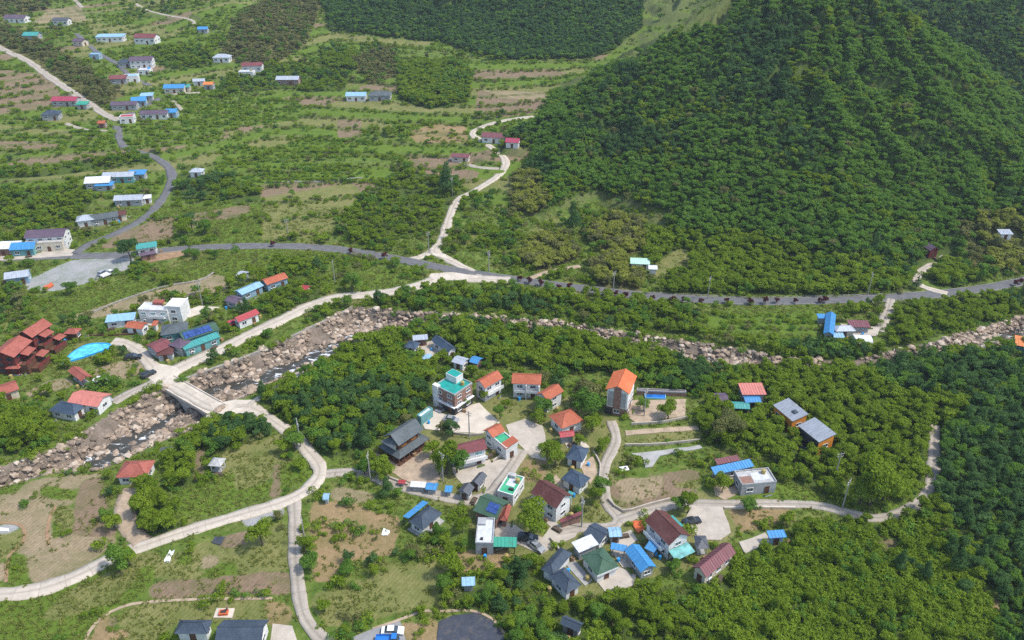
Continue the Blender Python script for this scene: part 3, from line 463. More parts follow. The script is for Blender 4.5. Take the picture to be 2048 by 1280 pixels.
def road_mesh(P, wd, lift, th=0.35):
    n = len(P); t = np.gradient(P[:, :2], axis=0); t /= np.linalg.norm(t, axis=1)[:, None]+1e-9; nr = np.stack([-t[:, 1], t[:, 0]], 1)
    jit = (fbm(P[:, 0], P[:, 1], 4, 77, 3)-0.5)*min(1.4, wd*.35)
    offs = np.array([-0.5, -0.25, 0, 0.25, 0.5]); co = []
    for k, o in enumerate([-0.5]+list(offs)+[0.5]):
        w = wd*o+(jit if abs(o) == 0.5 else 0)*np.sign(o)
        xy = P[:, :2]+nr*(w[:, None] if isinstance(w, np.ndarray) else w)
        zz = P[:, 2]+lift+(-th if k in (0, 6) else 0.02*(1-4*o*o))
        co.append(np.column_stack([xy, zz]))
    co = np.stack(co, 1).reshape(-1, 3); f = []
    i = np.arange(n-1)[:, None]*7; j = np.arange(6)[None, :]
    f = np.stack([i+j, i+j+7, i+j+8, i+j+1], -1).reshape(-1, 4)
    return co, f[:, ::-1]
for ri, ((nm, lb, mt, wd, pts), P) in enumerate(zip(ROADS, road_geo)):
    co, f = road_mesh(P, wd, 0.09+0.006*(ri % 12))
    me = grid_mesh(nm, co, f, {'concrete': 'lane', 'concrete_pale': 'lane_pale'}.get(mt, mt))
    al = np.r_[0, np.cumsum(np.linalg.norm(np.diff(P[:, :2], axis=0), axis=1))]; uvv = np.stack([np.tile(np.array([-.5, -.5, -.25, 0, .25, .5, .5])*wd, len(P)), np.repeat(al, 7)], 1)
    ul = me.uv_layers.new(name='UVMap'); lv = np.zeros(len(me.loops), np.int32); me.loops.foreach_get('vertex_index', lv); ul.data.foreach_set('uv', uvv[lv].astype(np.float32).ravel())
    o = tag(place(nm, me), lb, None, None, 'structure')
    if mt == 'asphalt' and wd > 4.5:                      # worn edge and centre lines
        for off, wl in ((-wd*0.43, 0.2), (wd*0.43, 0.2)):
            t = np.gradient(P[:, :2], axis=0); t /= np.linalg.norm(t, axis=1)[:, None]+1e-9
            Q = P.copy(); Q[:, :2] += np.stack([-t[:, 1], t[:, 0]], 1)*off
            co2, f2 = road_mesh(Q, wl, 0.135+0.006*(ri % 12), 0.02)
            place('road_line', grid_mesh('road_line', co2, f2, 'road_line'), o)
import bmesh
def sheet(name, P, zf, mat, skirt=0.5):
    """a yard slab: polygon filled with small faces that follow the levelled ground, with a skirt"""
    bm = bmesh.new(); vs_ = [bm.verts.new((p[0], p[1], 0)) for p in P]; bm.faces.new(vs_)
    bmesh.ops.triangulate(bm, faces=bm.faces[:])
    for _ in range(5):
        es = [e for e in bm.edges if e.calc_length() > 4.0]
        if not es: break
        bmesh.ops.subdivide_edges(bm, edges=es, cuts=1)
        bmesh.ops.triangulate(bm, faces=[f for f in bm.faces if len(f.verts) > 4])
    for v in bm.verts: v.co.z = zf(v.co.x, v.co.y)
    bm.normal_update()
    for f in bm.faces:
        if f.normal.z < 0: f.normal_flip()
    be = [e for e in bm.edges if e.is_boundary]
    r = bmesh.ops.extrude_edge_only(bm, edges=be)
    for g in r['geom']:
        if isinstance(g, bmesh.types.BMVert): g.co.z -= skirt
    me = bpy.data.meshes.new(name); bm.to_mesh(me); bm.free(); me.materials.append(MATS[mat]); return me
for yi, ((nm, lb, mt, pts), (P, z)) in enumerate(zip(YARDS, yard_geo)):
    zf = lambda x, y, z=z, yi=yi: float(samp(H0, x, y))*0.65+z*0.35+0.045+0.005*yi
    # uneven broken edge
    Q = []
    for a, b in zip(P, np.roll(P, -1, 0)):
        n = max(1, int(np.hypot(*(b-a)[:2])/2.5))
        for k in range(n):
            p = a+(b-a)*k/n; Q.append(p[:2]+(rng.random(2)-0.5)*(0.5 if k else 0.1))
    tag(place(nm, sheet(nm, Q, zf, mt)), lb, None, None, 'structure')
# ------------------------------------------------------------------ buildings
WINC = {}
def window(parent, x, y, z, rz, w=1.3, h=1.15, pane='pane', frame='trim_white'):
    key = (round(w, 1), round(h, 1), pane, frame)
    if key not in WINC:
        a, b = key[0]/2, key[1]/2; m = MB()
        for q in ((-a, a, b-.09, b), (-a, a, -b, -b+.09), (-a, -a+.09, -b+.09, b-.09), (a-.09, a, -b+.09, b-.09), (-.04, .04, -b+.09, b-.09)): m.box(q[0], q[1], -.09, .02, q[2], q[3])
        m.box(-a-.06, a+.06, -.16, .0, -b-.08, -b-.002)
        g = MB(); g.box(-a+.09, -.04, -.035, .01, -b+.09, b-.09); g.box(.04, a-.09, -.035, .01, -b+.09, b-.09)
        WINC[key] = (m.mesh('window', frame), g.mesh('pane', pane))
    o = place('window', WINC[key][0], parent, (x, y, z), rz); place('pane', WINC[key][1], o); return o
DOORC = {}
def door(parent, x, y, z, rz, mat='wall_wood', w=1.0, h=2.05):
    key = (mat, w, h)
    if key not in DOORC:
        m = MB(); m.box(-w/2, w/2, -.06, .02, 0, h); m.box(-w/2-.1, -w/2, -.09, .02, 0, h+.1); m.box(w/2, w/2+.1, -.09, .02, 0, h+.1); m.box(-w/2, w/2, -.09, .02, h, h+.1)
        k = MB(); k.box(w*.32, w*.4, -.12, -.06, .95, 1.1); DOORC[key] = (m.mesh('door', mat), k.mesh('handle', 'rim'))
    o = place('door', DOORC[key][0], parent, (x, y, z), rz); place('handle', DOORC[key][1], o); return o
RIBBED = ('metal_',)
def roof_mb(kind, w, d, h, rh, rm, th=0.14):
    """roof over a w x d footprint (eaves), eave height h, rise rh; ridge along x"""
    m = MB(); a, b = w/2, d/2; rib = rm.startswith('metal_')
    def ribs(p0, p1, q1, q0):
        p0, p1, q0, q1 = map(Vector, (p0, p1, q0, q1)); n = (p1-p0).cross(q0-p0).normalized()
        if n.z < 0: n = -n
        L_ = (p1-p0).length; k = max(2, int(L_/0.75)); e = (p1-p0).normalized()*0.045
        for i in range(k+1):
            A = p0.lerp(p1, i/k); B = q0.lerp(q1, i/k); A = A+n*th; B = B+n*th
            m.face([A-e+n*.07, A+e+n*.07, B+e+n*.07, B-e+n*.07]); m.face([A-e, A-e+n*.07, B-e+n*.07, B-e]); m.face([A+e+n*.07, A+e, B+e, B+e+n*.07]); m.face([A+e, A+e+n*.07, A-e+n*.07, A-e])
    if kind == 'gable':
        for s in (-1, 1):
            q = [(-a, s*b, h), (a, s*b, h), (a, 0, h+rh), (-a, 0, h+rh)]
            if s > 0: q = [q[1], q[0], q[3], q[2]]
            m.slab(q, th)
            if rib: ribs(*q)
    elif kind == 'hip':
        r = max(0.0, a-b*0.9)
        for q in ([(-a, -b, h), (a, -b, h), (r, 0, h+rh), (-r, 0, h+rh)], [(a, b, h), (-a, b, h), (-r, 0, h+rh), (r, 0, h+rh)]): m.slab(q, th)
        for q in ([(a, -b, h), (a, b, h), (r, 0, h+rh)], [(-a, b, h), (-a, -b, h), (-r, 0, h+rh)]): m.slab(q, th)
    elif kind == 'shed':
        q = [(-a, -b, h), (a, -b, h), (a, b, h+rh), (-a, b, h+rh)]; m.slab(q, th)
        if rib: ribs(*q)
    elif kind == 'flat':
        m.box(-a, a, -b, b, h, h+.2)
    elif kind == 'arch':
        n = 8
        for i in range(n):
            t0, t1 = math.pi*i/n, math.pi*(i+1)/n
            m.slab([(-a, -b*math.cos(t0), h+rh*math.sin(t0)), (a, -b*math.cos(t0), h+rh*math.sin(t0)), (a, -b*math.cos(t1), h+rh*math.sin(t1)), (-a, -b*math.cos(t1), h+rh*math.sin(t1))], .08)
    return m
FOOT = []; HOUSES = []
def ACM():
    if 'ac' not in DOORC: m = MB(); m.box(-.45, .45, -.42, -.04, 0, .7); m.box(-.3, .3, -.45, -.421, .1, .6, 1); DOORC['ac'] = m.mesh('air_conditioner', ['trim_white', 'wall_dark'])
    return DOORC['ac']
def house(name, label, cat, A, Bp, C, h, roof='gable', rh=None, rm='tile_orange', wm='wall_white', ridge='x', n=1, win=True, ov=0.45, group=None, trim='trim_white', dr=True, base=None, cap=True, pane='pane', open_=False, sq=False, lift=0.0):
    """A, B, C: three eave corners on the survey photograph; h eave height. Returns (root, w, d, h)"""
    a, b, c = (at(*p, dz=h) for p in (A, Bp, C))
    ctr = (a+c)/2; ex = (b-a)[:2]; w = np.linalg.norm(ex); ex = ex/w
    pr = np.array([-ex[1], ex[0]]); d = float(np.dot((c-b)[:2], pr))
    dlen = abs(d)
    if d < 0: ex = -ex
    ey = np.array([-ex[1], ex[0]])
    mid = (a[:2]+b[:2])/2 + ey*dlen/2
    if ridge == 'y':                                            # ridge along BC: turn the frame
        ex, ey = ey, -ex; w, dlen = dlen, w
    return house_at(name, label, cat, mid, math.atan2(ex[1], ex[0]), float(w), float(dlen), h, roof, rh, rm, wm, n, win, ov, group, trim, dr, base, cap, pane, open_, lift)
def house_c(name, label, cat, px, py, w, d, ang, h, *args, **kw):
    """small or far building: ground centre on the survey photograph, size in metres, heading in degrees"""
    p = at(px, py); return house_at(name, label, cat, p[:2], math.radians(ang), w, d, h, *args, **kw)
def house_at(name, label, cat, mid, ang, w, d, h, roof='gable', rh=None, rm='tile_orange', wm='wall_white', n=1, win=True, ov=0.45, group=None, trim='trim_white', dr=True, base=None, cap=True, pane='pane', open_=False, lift=0.0):
    zg = float(samp(H, mid[0], mid[1]))+lift
    if rh is None: rh = {'gable': d*0.22, 'hip': d*0.24, 'shed': 0.7, 'flat': 0, 'arch': d*.35}[roof]
    root = empty(name, (mid[0], mid[1], zg), ang, label=label, cat=cat, group=group)
    ca, sa = math.cos(ang), math.sin(ang)
    cor = np.array([[mid[0]+ca*x-sa*y, mid[1]+sa*x+ca*y] for x, y in ((-w/2, -d/2), (w/2, -d/2), (w/2, d/2), (-w/2, d/2))])
    s = box_of(cor, 4); ins = inpoly(cor, X[s], Y[s]); dist = np.where(ins, 0, polydist(cor, X[s], Y[s]))
    wgt = np.where(RIVM[s], 0, 1-sstep(0.2, 2.6, dist)); H[s] = H[s]*(1-wgt)+(zg-0.06-lift)*wgt; BUSY[s] |= dist < 1.0; FOOT.append(cor)
    ow = ov if roof != 'flat' else 0.0
    x1, y1 = w/2-ow, d/2-ow
    m = MB()
    ze = {'gable': h+rh*ow/(d/2)-.01, 'hip': h+rh*ow/(d/2)-.01, 'shed': h+rh*ow/d, 'flat': h-.002, 'arch': h+.3}[roof]
    if open_:
        k = max(2, int(2*x1/3.2)+1)
        for i in range(k):
            for yy in (-y1, y1): xx = -x1+2*x1*i/(k-1); local_box(root, 'post', wm, (xx-.09, xx+.09, yy-.09, yy+.09, -1.2, ze))
        m.box(-x1, x1, y1+.1, y1+.15, 0, ze-.02) if open_ == 'back' else m.box(-x1, x1, -y1, y1, -.8, .08)
    else:
        zf = (h+.02, h+rh-.02) if roof == 'shed' else (ze, ze)
        z0 = -1.6
        p = [(-x1, -y1), (x1, -y1), (x1, y1), (-x1, y1)]; zt = [ze, ze, ze, ze] if roof != 'shed' else [ze, ze, h+rh*(1-ow/d), h+rh*(1-ow/d)]
        for i in range(4):
            j = (i+1) % 4; m.face([(*p[i], z0), (*p[j], z0), (*p[j], zt[j]), (*p[i], zt[i])])
        m.face([(*p[i], zt[i]-.05) for i in range(4)])
        if roof == 'gable':
            for s_ in (-1, 1): m.face([(s_*x1, -y1*s_, ze), (s_*x1, y1*s_, ze), (s_*x1, 0, h+rh-.01)])
        if roof == 'arch':
            for s_ in (-1, 1): m.face([(s_*x1, -y1*s_*math.cos(t), ze+(rh-.4)*math.sin(t)) for t in np.linspace(0, math.pi, 9)])
    m.build('wall' if not open_ else 'floor', wm if not open_ else 'concrete_grey', root)
    HOUSES.append((label, mid, ang, w, d, h, roof))
    r = roof_mb(roof, w, d, h, rh, rm).build('roof', rm, root)
    if roof == 'flat':
        q = MB(); t = .18
        for bx in ((-w/2-.04, w/2+.04, -d/2-.04, -d/2+t), (-w/2-.04, w/2+.04, d/2-t, d/2+.04), (-w/2-.04, -w/2+t, -d/2+t, d/2-t), (w/2-t, w/2+.04, -d/2+t, d/2-t)): q.box(*bx, h+.1, h+.55)
        if w > 4 and d > 4 and cap and 'metal' not in rm and 'container' not in name:
            tk = MB(); tk.tube((w*.28, d*.2, h+.2), (w*.28, d*.2, h+1.3), .6, .56, 12); tk.tube((w*.28, d*.2, h+1.3), (w*.28, d*.2, h+1.5), .5, .2, 12); tk.build('water_tank', 'tank_yellow' if len(label) % 2 else 'tarp_blue', root)
        q.build('parapet', wm if wm != 'wall_brick' else 'wall_grey', r)
    elif cap and roof in ('gable', 'hip'):
        rx = w/2+.05 if roof == 'gable' else max(.2, w/2-d*.45)
        q = MB(); q.tube((-rx, 0, h+rh+.08), (rx, 0, h+rh+.08), .14, .14, 6); q.build('ridge_cap', rm, r)
    if base:
        q = MB(); hb = base[1]
        for bx in ((-x1-.03, x1+.03, -y1-.03, -y1-.003), (-x1-.03, x1+.03, y1+.003, y1+.03), (-x1-.03, -x1-.003, -y1, y1), (x1+.003, x1+.03, -y1, y1)): q.box(*bx, -1.2, hb)
        q.build('base_course', base[0], root)
    tocam = Vector((-mid[0], -mid[1]))
    if win and not open_ and h >= 2.0:
        first = True
        sides = [((0, -1), x1, y1, 0), ((1, 0), y1, x1, math.pi/2), ((0, 1), x1, y1, math.pi), ((-1, 0), y1, x1, -math.pi/2)]
        vis = []
        for (nx, ny), half, off, rz in sides:
            wx, wy = ca*nx-sa*ny, sa*nx+ca*ny; vis.append((Vector((wx, wy)).dot(tocam.normalized()), nx, ny, half, off, rz))
        vis.sort(key=lambda t: -t[0])
        for dot, nx, ny, half, off, rz in vis[:2]:
            if dot < 0.08: continue
            k = max(1, int((2*half)/3.1)); sh = h/n
            for f in range(n):
                for i in range(k):
                    t = -half+2*half*(i+.5)/k
                    lx, ly = (t if ny == -1 else -t if ny == 1 else nx*off), (ny*off if ny else (t if nx == 1 else -t))
                    if f == 0 and first and dr and i == k//2:
                        door(root, lx, ly, 0.02, rz); first = False; continue
                    if f == 0 and i == 0 and k > 2 and mid[1] < 330: place('air_conditioner', ACM(), root, (lx, ly, .55), rz)
                    ww = min(1.7, 2*half/k*.55); wh = min(1.25, sh*.45)
                    if ww > .4: window(root, lx, ly, f*sh+sh*.55, rz, ww, wh, pane, trim)
    return root, w, d, h
def lean(root, x0, x1, y0, y1, z, drop, mat, name='awning', posts=True, tilt='y'):
    """lean-to roof on posts beside a house, in the house's frame"""
    m = MB(); zs = [z-drop, z-drop, z, z] if tilt == 'y' else [z, z-drop, z-drop, z]
    m.slab([(x0, y0, zs[0]), (x1, y0, zs[1]), (x1, y1, zs[2]), (x0, y1, zs[3])], .07); o = m.build(name, mat, root)
    if posts:
        for x in (x0+.15, x1-.15):
            for y in (y0+.15, y1-.15): local_box(o, 'post', 'trim_dark', (x-.06, x+.06, y-.06, y+.06, -1, min(zs)+.02))
    return o
def solar(root, w, d, h, rh, rows, cols, x0, x1, t0, t1, side=-1):
    """grid of panels on one slope of a gable roof; t from eave 0 to ridge 1"""
    m = MB(); pw = (x1-x0)/cols*.94; ln = math.hypot(d/2, rh); pl = ln*(t1-t0)/rows*.94
    m.box(-pw/2, pw/2, -pl/2, pl/2, -.03, .03); me = m.mesh('solar_panel', 'solar')
    ang = math.atan2(rh, d/2)
    for i in range(cols):
        for j in range(rows):
            t = t0+(t1-t0)*(j+.5)/rows; o = place('solar_panel', me, root, (x0+(x1-x0)*(i+.5)/cols, side*(d/2)*(1-t), h+rh*t+.3))
            o.rotation_euler = (ang*(-side), 0, 0)
def local_box(root, name, mat, *boxes):
    m = MB()
    for b in boxes: m.box(*b)
    return m.build(name, mat, root)

# ---- bottom row
house('slate_roof_house', 'small white house with dark slate hip roof beside the big slate roof', 'house', (349, 1268), (414, 1268), (412, 1241), 2.5, 'hip', 1.3, 'tile_slate')
house('slate_roof_house', 'long dark slate roofed house cut by the frame edge near the grill', 'house', (428, 1294), (522, 1294), (538, 1241), 2.8, 'gable', 1.8, 'tile_slate')
r, w, d, h = house('slate_roof_house', 'white house under a black slate roof with a blue lean-to strip', 'house', (817, 1043), (845, 1060), (889, 1030), 2.5, 'hip', 1.6, 'tile_slate', ridge='y')
lean(r, -w/2, w/2, d/2+.05, d/2+1.9, 2.7, .5, 'metal_blue') if at(859, 1010)[0] < at(844, 1058)[0] else lean(r, -w/2, w/2, d/2-.1, d/2+1.8, 3.0, -.5, 'metal_blue')
local_box(r, 'plinth', 'concrete_grey', (-w/2-.3, w/2+.3, -d/2-.3, d/2+.3, -1.2, .25))
r, w, d, h = house('green_roof_house', 'brick house with dark green roof carrying blue solar panels', 'house', (946, 1021), (993, 1040), (1009, 1000), 3.4, 'gable', 1.7, 'tile_green', 'wall_brick', ridge='x', trim='trim_dark')
solar(r, w, d, h, 1.7, 2, 4, -.2*w+1.0, .5*w-.6, .25, .9)
house('brick_annex', 'low annex with red brick hip roof beside the solar panel house', 'annex', (1000, 1040), (1014, 1042), (1026, 1012), 2.5, 'hip', .8, 'tile_brick', 'wall_brick', ridge='y', win=False)
r, w, d, h = house('flat_roof_house', 'box house with bare pale flat roof next to a green awning', 'house', (951, 1088), (986, 1089), (986, 1039), 3.2, 'flat', 0, 'deck_white', 'wall_grey', n=1)
local_box(r, 'stair_head', 'wall_grey', (-w/2+.1, -w/2+1.9, d/2-2.2, d/2-.1, h+.2, h+.75)); local_box(r, 'roof_hatch', 'trim_dark', (-w/2+1.0, -w/2+1.6, -d/2+1.0, -d/2+1.7, h+.2, h+.5))
house('green_awning_shed', 'low open shed with bright green sheet roof', 'shed', (987, 1094), (1033, 1095), (1033, 1078), 2.4, 'shed', .5, 'metal_green', 'trim_dark', open_='back')
r, w, d, h = house('gabled_house', 'tall white walled house with brown tiled roof and teal awning', 'house', (1061, 986), (1113, 1018), (1143, 990), 4.8, 'gable', 2.0, 'tile_brown', n=2, dr=False)
house('brick_annex', 'low brown tiled lean-to at the gable of the white house', 'annex', (1118, 1040), (1122, 1046), (1152, 1012), 2.2, 'shed', .6, 'tile_maroon', 'wall_brick', win=False)
house('canopy', 'teal sheet canopy behind the white gabled house', 'canopy', (1126, 1000), (1136, 1004), (1146, 987), 3.4, 'shed', .4, 'metal_teal', open_=True)
house('slate_roof_house', 'slate blue hip roofed house just above the white gabled house', 'house', (1122, 958), (1160, 977), (1183, 957), 2.5, 'hip', 1.4, 'tile_navy')
house('slate_roof_house', 'slate blue roofed house below the dark red roofs', 'house', (1131, 916), (1164, 925), (1177, 898), 2.5, 'hip', 1.5, 'tile_navy')
r, w, d, h = house('roof_deck_building', 'low block whose flat roof deck is painted green and white', 'building', (995, 984), (1026, 994), (1050, 958), 3.0, 'flat', 0, 'deck_green', 'wall_white')
local_box(r, 'deck_panel', 'deck_white', (-1.2, 1.0, -.6, 2.2, h+.2, h+.26)); local_box(r, 'bench', 'wall_dark', (.2, 1.4, -2.0, -1.4, h+.2, h+.7)); local_box(r, 'stair_head', 'deck_grey', (-1.6, .1, d/2-1.4, d/2-.2, h+.2, h+1.1))
house('grey_shed', 'dark grey gable shed by the lane bend', 'shed', (915, 984), (937, 991), (951, 975), 2.3, 'gable', .9, 'metal_dark', 'wall_grey', ridge='y', group='dark sheds by the lane')
house('grey_shed', 'dark grey gable shed behind the lane bend shed', 'shed', (941, 966), (957, 972), (969, 951), 2.3, 'gable', .9, 'metal_dark', 'wall_grey', ridge='y', group='dark sheds by the lane')
house('tarpaulin_shed', 'low shed roofed with white sheets along the gravel yard', 'shed', (820, 974), (850, 976), (850, 966), 1.8, 'shed', .3, 'metal_white', 'wall_grey', win=False)
house('tarpaulin_shed', 'low shed under a crumpled blue tarpaulin beside the white sheets', 'shed', (851, 979), (873, 981), (874, 967), 1.8, 'gable', .4, 'metal_blue', 'wall_grey', win=False)
house('tarpaulin_shed', 'small blue tarpaulin shed at the hedge end', 'shed', (889, 984), (903, 985), (904, 974), 1.7, 'shed', .4, 'metal_blue', 'wall_grey', win=False)
house('tarpaulin_shed', 'rust red tarpaulin stack at the hedge corner', 'shed', (796, 967), (810, 968), (810, 961), 1.2, 'gable', .3, 'metal_red', 'wall_grey', win=False)
r, w, d, h = house('gabled_house', 'white two storey house under a maroon tiled roof with blue awning', 'house', (915, 912), (975, 898), (970, 876), 4.6, 'gable', 1.5, 'tile_maroon', n=2, pane='pane_teal')
lean(r, -w/2-2.6, -w/2+.1, -1.5, 1.8, 3.0, .4, 'metal_blue'); local_box(r, 'balcony', 'trim_white', (-w/2+1.5, w/2-.3, -d/2-.9, -d/2+.4, 2.2, 2.4), (-w/2+1.5, w/2-.3, -d/2-.9, -d/2-.8, 2.4, 3.2))
r, w, d, h = house('gabled_house', 'white house wing with square orange roof beside the maroon roof', 'house', (966, 862), (985, 876), (1008, 860), 4.6, 'gable', 1.2, 'tile_orange', ridge='y', n=2)
r, w, d, h = house('white_wing', 'long white terrace wing ending in a small orange roof', 'house', (986, 877), (1012, 899), (1034, 887), 3.6, 'flat', 0, 'deck_green', n=1)
q = MB(); q.slab([(w*.08, -d/2-.2, h+.3), (w/2+.2, -d/2-.2, h+.3), (w/2+.2, d/2+.2, h+1.1), (w*.08, d/2+.2, h+1.1)], .12); q.build('porch_roof', 'tile_orange', r)
# traditional two tier house
r, w, d, h = house('traditional_house', 'two tier timber house with grey tiled hipped roofs', 'house', (766, 874), (797, 893), (853, 862), 5.4, 'gable', 2.2, 'tile_grey', 'wall_wood', ridge='y', n=2, trim='wall_orange', ov=1.1)
q = MB(); e = 1.9; ih = 3.1
for s_ in ((-1, 0), (1, 0), (0, -1), (0, 1)):
    a_, b_ = w/2-.9, d/2-.9
    if s_[1]: y_ = s_[1]; q.slab([(-a_-e, y_*(b_+e), ih-.9), (a_+e, y_*(b_+e), ih-.9), (a_, y_*b_, ih), (-a_, y_*b_, ih)], .14)
    else: x_ = s_[0]; q.slab([(x_*(a_+e), -b_-e, ih-.9), (x_*(a_+e), b_+e, ih-.9), (x_*a_, b_, ih), (x_*a_, -b_, ih)], .14)
q.build('lower_roof', 'tile_grey', r)
q = MB()
for s_ in (-1, 1): q.slab([(s_*(w/2+1.0), -d/2, 4.6), (s_*(w/2+1.0), d/2, 4.6), (s_*(w/2-.9), d/2-1.6, 5.75), (s_*(w/2-.9), -d/2+1.6, 5.75)], .14)
q.build('hip_skirt', 'tile_grey', r)
for i in range(7):
    xx = -w/2-.9+(w+1.8)*i/6
    for yy in (-d/2-.8, d/2+.8): q = MB(); q.tube((xx, yy, -1), (xx, yy, 2.4), .14, .14, 6); q.build('pillar', 'wall_wood', r)
local_box(r, 'deck', 'wall_wood', (-w/2-1, w/2+1, -d/2-1, d/2+1, -.9, .12))
# brick building with the teal deck
r, w, d, h = house('brick_building', 'three storey brick building with teal flat roof and white stair tower', 'building', (869, 772), (909, 792), (939, 766), 6.6, 'flat', 0, 'deck_teal', 'wall_brick', n=3, trim='trim_white')
ay = d/2
local_box(r, 'stair_tower', 'wall_white', (-w/2+.3, -w/2+4.2, d/2-3.0, d/2-.1, h+.2, h+2.3)); local_box(r, 'tower_roof', 'deck_teal', (-w/2+.5, -w/2+4.0, d/2-2.8, d/2-.3, h+2.3, h+2.42))
local_box(r, 'corner_pier', 'wall_white', (-w/2-.5, -w/2+1.5, -d/2-.4, -d/2+.9, -1, h+.7))
local_box(r, 'string_course', 'trim_white', (-w/2, w/2+.3, -d/2-.7, -d/2-.02, 2.6, 2.85), (w/2+.02, w/2+.7, -d/2, d/2, 2.6, 2.85))
local_box(r, 'lobby_base', 'wall_dark', (-w/2+1.6, w/2+.1, -d/2-.05, -d/2-.01, 0, 2.4), (w/2+.01, w/2+.05, -d/2, d/2, 0, 2.4)); local_box(r, 'porch', 'wall_grey', (-w/2+1.6, -w/2+3.6, -d/2-2.2, -d/2-.06, -1, .5))
g_or = 'orange roofed guest houses'
r, w, d, h = house('guest_house', 'white guest house with orange roof turned beside the teal roofed building', 'house', (948, 764), (970, 777), (1008, 757), 5.0, 'gable', 1.5, 'tile_orange', ridge='y', n=2, group=g_or)
local_box(r, 'balcony', 'trim_white', (-w/2+.6, w/2-.6, -d/2-.8, -d/2+.4, 2.4, 2.55), (-w/2+.6, w/2-.6, -d/2-.8, -d/2-.7, 2.55, 3.4))
r, w, d, h = house('guest_house', 'white guest house with orange roof and square front balconies', 'house', (1023, 767), (1082, 770), (1084, 749), 5.0, 'gable', 1.5, 'tile_orange', n=2, group=g_or)
local_box(r, 'balcony', 'trim_white', (-w/2+.8, w/2-.5, -d/2-.8, -d/2+.4, 2.4, 2.55), (-w/2+.8, w/2-.5, -d/2-.8, -d/2-.7, 2.55, 3.3)); local_box(r, 'balcony_divider', 'trim_white', (-.1, .1, -d/2-.8, -d/2+.4, 0, 4.9), (w/2-.7, w/2-.5, -d/2-.8, -d/2+.4, 0, 4.9))
r, w, d, h = house('guest_house', 'smaller white guest house with orange roof at the garden corner', 'house', (1072, 789), (1095, 802), (1128, 783), 4.4, 'gable', 1.4, 'tile_orange', ridge='y', n=2, group=g_or)
r, w, d, h = house('hip_roof_house', 'white house with broad orange brown hip roof behind red awning', 'house', (1098, 832), (1123, 858), (1161, 836), 3.0, 'hip', 1.8, 'tile_orange', ridge='y')
house('red_awning_shed', 'small shed with dark red ribbed roof', 'shed', (1121, 876), (1150, 872), (1149, 860), 2.4, 'gable', .6, 'metal_red', 'wall_grey', win=False)
# tall orange roofed house
r, w, d, h = house('tall_house', 'tall grey panelled house with bright orange roof and brick centre strip', 'house', (1211, 780), (1259, 789), (1273, 752), 8.2, 'gable', 1.8, 'tile_bright', 'wall_white', ridge='y', n=3, dr=False, base=('wall_brick', 2.6))
f = -1 if True else 1
local_box(r, 'brick_strip', 'wall_brick', (-w/2+.28, -w/2+.42, -1.0, 1.0, 2.6, h+1.2), (w/2-.42, w/2-.28, -1.0, 1.0, 2.6, h+1.2))
local_box(r, 'panel', 'wall_grey', (-w/2+.32, -w/2+.44, -d/2+.9, -1.1, 3.0, h-.4), (-w/2+.32, -w/2+.44, 1.1, d/2-.9, 3.0, h-.4)); local_box(r, 'entrance', 'wall_dark', (-w/2+.3, -w/2+.4, 1.2, 3.2, 0, 2.3))
# pool
def pool(label, pts, wmat, water, name='swimming_pool', wallh=.8, wmat2='pool_light'):
    P = ats(pts)
    for _ in range(2 if len(P) > 4 else 0): P = np.stack([P*.75+np.roll(P, -1, 0)*.25, P*.25+np.roll(P, -1, 0)*.75], 1).reshape(-1, 3)
    c = P.mean(0); z = float(np.median(P[:, 2])); root = empty(name, (c[0], c[1], z), 0, label=label, cat='pool')
    Q = P[:, :2]-c[:2]; m = MB(); n = len(Q)
    for i in range(n):
        a, b = Q[i], Q[(i+1) % n]; ai, bi = a*.95, b*.95
        m.face([(*a, -.8), (*b, -.8), (*b, wallh), (*a, wallh)]); m.face([(*a, wallh), (*b, wallh), (*bi, wallh), (*ai, wallh)]); m.face([(*bi, -.5), (*ai, -.5), (*ai, wallh), (*bi, wallh)])
    m.build('basin', wmat, root); q = MB(); q.face([(*(p*.955), wallh-.18) for p in Q]); q.build('water', water, root)
    s = box_of(P, 3); BUSY[s] |= inpoly(P, X[s], Y[s]) | (polydist(P, X[s], Y[s]) < 1); return root
pool('deep blue swimming pool beside the tall orange roofed house', [(1290, 797), (1331, 799), (1331, 788), (1288, 787)], 'tarp_lightblue', 'pool_blue', wallh=.45)
pool('long pale blue pool with slides below the red timber lodges', [(116, 731), (150, 722), (222, 699), (224, 688), (178, 688), (150, 702), (135, 715)], 'tarp_blue', 'pool_light', wallh=.5)
house('garden_wall', 'dark retaining wall behind the swimming pool', 'wall', (1274, 783), (1372, 787), (1372, 783), 1.1, 'flat', 0, 'wall_brick', 'wall_brick', win=False)
house('pink_roof_house', 'house with flat pinkish red sheet roof at the wood edge', 'house', (1485, 790), (1533, 790), (1531, 769), 3.0, 'shed', .5, 'metal_pink', 'wall_grey')
house('blue_roof_shed', 'blue tarpaulin shed in front of the pinkish red roof', 'shed', (1491, 805), (1523, 805), (1522, 792), 2.4, 'gable', .5, 'metal_blue', 'wall_blue')
house('blue_roof_shed', 'ragged teal tarpaulin shelter below the blue tarpaulin shed', 'shed', (1466, 817), (1500, 819), (1506, 806), 2.0, 'gable', .5, 'metal_teal', 'wall_dark', win=False)
house('grey_roof_shed', 'grey purple roofed shed among trees beside the pink roof', 'shed', (1431, 804), (1458, 803), (1456, 786), 2.4, 'gable', .7, 'tile_purple', 'wall_grey', ridge='x')
r, w, d, h = house('metal_roof_house', 'long pale metal roofed house with orange end, uphill of its twin', 'house', (1546, 811), (1585, 844), (1608, 828), 4.2, 'shed', .9, 'metal_slate', 'wall_orange', n=1, ov=.3)
local_box(r, 'skylight', 'pane', (w/2-3.2, w/2-1.9, -.4, .8, h+.55, h+.95))
